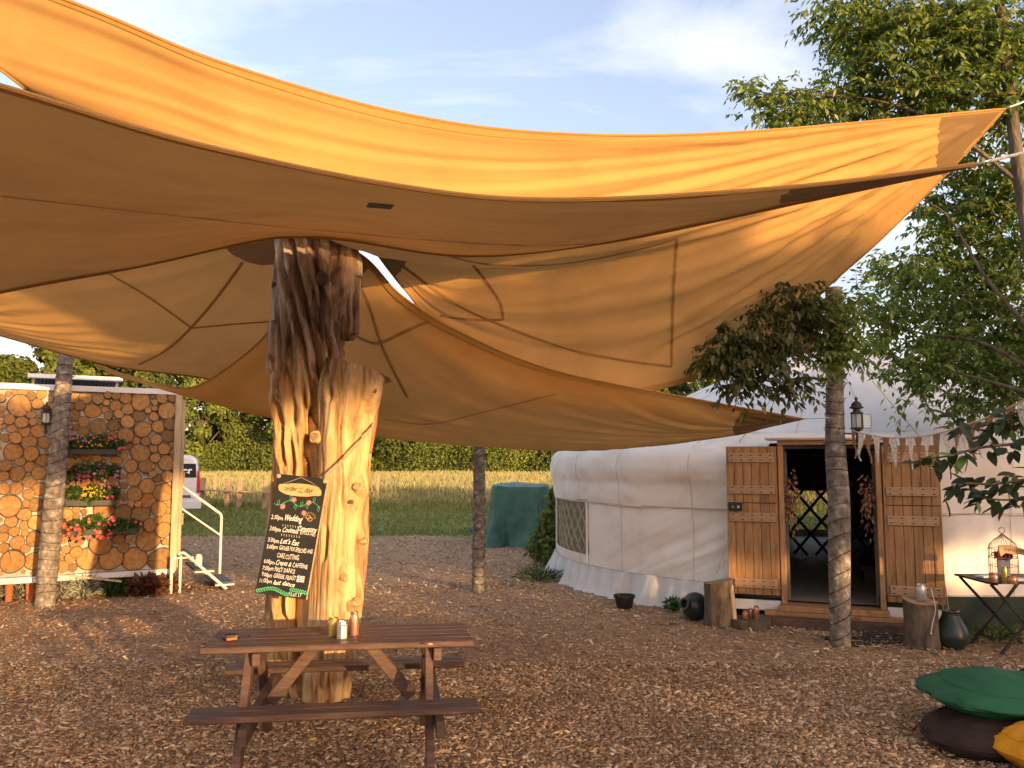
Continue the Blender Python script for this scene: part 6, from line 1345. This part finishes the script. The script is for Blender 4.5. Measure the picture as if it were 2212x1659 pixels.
# shoots on the tall pole
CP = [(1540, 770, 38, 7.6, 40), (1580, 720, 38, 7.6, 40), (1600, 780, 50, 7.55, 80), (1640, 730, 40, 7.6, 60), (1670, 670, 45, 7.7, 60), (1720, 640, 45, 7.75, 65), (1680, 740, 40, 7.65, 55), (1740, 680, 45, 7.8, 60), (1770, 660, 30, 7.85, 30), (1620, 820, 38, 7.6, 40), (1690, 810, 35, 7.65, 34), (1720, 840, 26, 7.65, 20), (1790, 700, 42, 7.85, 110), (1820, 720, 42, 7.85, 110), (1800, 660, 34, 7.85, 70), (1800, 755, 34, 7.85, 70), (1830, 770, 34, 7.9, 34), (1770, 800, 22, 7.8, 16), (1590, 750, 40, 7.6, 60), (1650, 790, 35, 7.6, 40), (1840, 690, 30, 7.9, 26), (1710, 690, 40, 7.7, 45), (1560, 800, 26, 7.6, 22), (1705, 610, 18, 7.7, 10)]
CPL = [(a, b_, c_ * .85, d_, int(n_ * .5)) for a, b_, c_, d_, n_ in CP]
V, F, tw = foliage([q for q in CPL if q[0] < 1750], .092, 33, .8); place('foliage', V, F, [M['leafsilhouette']], rp_)  # left shoots get their silhouette darkness from the leaf colour
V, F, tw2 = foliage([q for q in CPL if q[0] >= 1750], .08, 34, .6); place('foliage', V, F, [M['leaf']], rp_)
for l in ([(1800, 800, 8.0), (1740, 760, 7.8), (1680, 770, 7.7), (1600, 760, 7.6)], [(1800, 770, 8.0), (1750, 720, 7.8), (1710, 690, 7.75), (1690, 650, 7.7)], [(1800, 830, 8.0), (1750, 815, 7.8), (1700, 820, 7.7)], [(1740, 760, 7.8), (1760, 700, 7.8), (1770, 660, 7.8)], [(1810, 760, 8.0), (1850, 700, 7.9)]):
    tw.tube(cat_rom([U(*p) for p in l], 12), list(np.linspace(.016, .005, 12)), 6)
tw.build('twigs', M['bark'], rp_)
# broad-leaved branch reaching in low on the right
near = thing('broad_leaved_tree', 'broad leaved tree reaching in below the bunting at right', 'tree', (U(2420, 1300, 5.4).x, 5.4, 0))
b = MB(); b.tube(cat_rom([Vector((U(2420, 1300, 5.4).x, 5.4, -.05)), U(2400, 1100, 5.4), U(2370, 950, 5.4), U(2350, 700, 5.5)], 16), list(np.linspace(.07, .03, 16)), 10); b.build('trunk', M['bark'], near, smooth=True)
brs = [[(2370, 980, 5.4), (2250, 960, 5.3), (2130, 965, 5.2), (2050, 985, 5.15), (1995, 990, 5.1)], [(2370, 1000, 5.4), (2250, 1030, 5.3), (2150, 1045, 5.2), (2080, 1045, 5.1), (2050, 1060, 5.1)], [(2360, 930, 5.4), (2240, 915, 5.3), (2130, 930, 5.3), (2060, 910, 5.3)], [(2370, 1020, 5.4), (2260, 1070, 5.2), (2180, 1080, 5.1), (2110, 1075, 5.1)], [(2360, 900, 5.4), (2250, 890, 5.35), (2150, 900, 5.3)]]
lm = None
lv = [(0, 0, 0), (.22, .16, .02), (.5, .21, .03), (.8, .12, .0), (1, 0, -.08), (.8, -.12, .0), (.5, -.21, .03), (.22, -.16, .02), (.25, 0, -.02), (.55, 0, -.03), (.8, 0, -.045)]
lf = [(0, 8, 1), (8, 9, 2, 1), (9, 10, 3, 2), (10, 4, 3), (0, 7, 8), (7, 6, 9, 8), (6, 5, 10, 9), (5, 4, 10)]
LM = []
for nm, cset in (('a', [(.03, .055, .014), (.04, .07, .018)]), ('b', [(.022, .038, .012), (.03, .05, .015)]), ('c', [(.10, .17, .03), (.14, .22, .04)])):
    me = bpy.data.meshes.new('leaf'); me.from_pydata(lv, [], lf); me.materials.append(mat('broad_leaf_' + nm, cset, scale=5, rough=.4, spec=.4, transl=.3, tcol=(1.6, 1.6, .7), objrand=(.7, 1.3))); me.polygons.foreach_set('use_smooth', [True] * len(lf)); me.update(); LM.append(me)
rl = random.Random(3); nleaf = 0
for br in brs:
    P = cat_rom([U(*p) for p in br], 30); q = MB(); q.tube(P, list(np.linspace(.018, .005, 30)), 6); q.build('branch', M['bark'], near, smooth=True)
    for i in range(4, 30):
        for rep in range(2 if i < 27 else 3):
            d = (P[min(i + 1, 29)] - P[i - 1]).normalized(); dirv = (d * rl.uniform(.2, 1) + Vector((rl.uniform(-.9, .9), rl.uniform(-.9, .6), rl.uniform(-1.1, .35)))).normalized()
            L_ = rl.uniform(.085, .15); nrm = Vector((rl.uniform(-.5, .5), rl.uniform(-.9, .2), 1)).normalized(); s = nrm.cross(dirv).normalized(); nn_ = dirv.cross(s)
            R3 = Matrix((dirv, s, nn_)).transposed().to_4x4(); base_ = P[i] + Vector((rl.uniform(-.03, .03), rl.uniform(-.06, .06), rl.uniform(-.05, .05)))
            copy_at(LM[rl.choice((0, 0, 1, 1, 1, 2)) if rl.random() < .8 else 1], 'leaf', Matrix.Translation(base_) @ R3 @ Matrix.Scale(L_, 4), near); nleaf += 1
print('broad leaves', nleaf)

# ------------------------------------------------------------------ unseen planting added behind the viewer to block the low sun
def blocker_hedge(label, a, c, h, w, n, seed):
    r = np.random.default_rng(seed); a = np.array(a, float); c = np.array(c, float); t = r.random(n); ctr_ = a[None] + (c - a)[None] * t[:, None]
    L_ = np.linalg.norm(c - a); d = (c - a) / L_; s = np.array([-d[1], d[0]])
    z = h * (1 + .06 * fbm(t * L_ * .8, 0 * t, seed, 3)) * r.random(n)**.8; off = (r.random(n) - .5) * w
    P = np.stack([ctr_[:, 0] + s[0] * off, ctr_[:, 1] + s[1] * off, z], 1); V, F = leaf_mesh(P, rdir(n), rdir(n), .22 * (.6 + .6 * r.random(n)), .18)
    o = thing('blocker_hedge', label, 'blocker_hedge', ((a[0] + c[0]) / 2, (a[1] + c[1]) / 2, 0)); place('foliage', V, F, [M['farleaf']], o)
    b = MB()
    for k in range(12): q = a + (c - a) * (k + .5) / 12; b.tube([(q[0], q[1], -.05), (q[0], q[1], h * .7)], [.04, .015], 6)
    b.build('stem', M['bark'], o)
SP = Vector((-SUN_H.y, SUN_H.x, 0))      # across the sun
def SD(along, across): p = Vector((-1.55, 6.4, 0)) + SUN_H * along + SP * across; return (p.x, p.y)
blocker_hedge('unseen leafy screen added behind the viewer to block the low sun', SD(25, -14), SD(25, 30), 3.2, 1.4, 34000, 3)  # added out of view to keep low sun off the ground
# unseen tree row added, crowns set so low sun passes only under and over
for k in range(9):
    ac = 3.1 + k * 2.1; x, y = SD(25.5 + .4 * (k % 2), ac); t = thing('blocker_tree', 'unseen clipped tree %s added behind the viewer to block the sun' % ['one', 'two', 'three', 'four', 'five', 'six', 'seven', 'eight', 'nine'][k], 'tree', (x, y, 0), 'row of clipped trees behind the viewer')
    b = MB(); b.tube([(x, y, -.05), (x + .05, y, 2.5), (x, y + .05, 5.6)], [.11, .09, .03], 8); b.build('trunk', M['bark'], t, smooth=True)
    n = 5200; r = np.random.default_rng(70 + k); q = (r.random((n, 3)) - .5) * np.array([[2.5, 1.5, 1]]); z = 3.75 + (2.55 + .25 * math.sin(k * 2.3)) * r.random(n)
    P = np.stack([x + SP.x * q[:, 0] + SUN_H.x * q[:, 1], y + SP.y * q[:, 0] + SUN_H.y * q[:, 1], z], 1); V, F = leaf_mesh(P, rdir(n), rdir(n), .24 * (.6 + .6 * r.random(n)), .2); place('crown', V, F, [M['farleaf']], t)
for k in range(5):  # unseen trees added with high crowns to shade the near sail
    ac = -7.5 + k * 2.05; x, y = SD(25.5 + .4 * (k % 2), ac); t = thing('blocker_tree', 'unseen high crowned tree %s added behind the viewer to block the sun' % ['one', 'two', 'three', 'four', 'five'][k], 'tree', (x, y, 0), 'row of clipped trees behind the viewer')
    b = MB(); b.tube([(x, y, -.05), (x + .05, y, 2.5), (x, y + .05, 5.8)], [.09, .07, .03], 8); b.build('trunk', M['bark'], t, smooth=True)
    n = 3000; r = np.random.default_rng(90 + k); q = (r.random((n, 3)) - .5) * np.array([[2.5, 1.5, 1]]); z = 5.3 + (.75 + .1 * np.sin(q[:, 0] * 4 + k)) * r.random(n)
    P = np.stack([x + SP.x * q[:, 0] + SUN_H.x * q[:, 1], y + SP.y * q[:, 0] + SUN_H.y * q[:, 1], z], 1); V, F = leaf_mesh(P, rdir(n), rdir(n), .24 * (.6 + .6 * r.random(n)), .2); place('crown', V, F, [M['farleaf']], t)
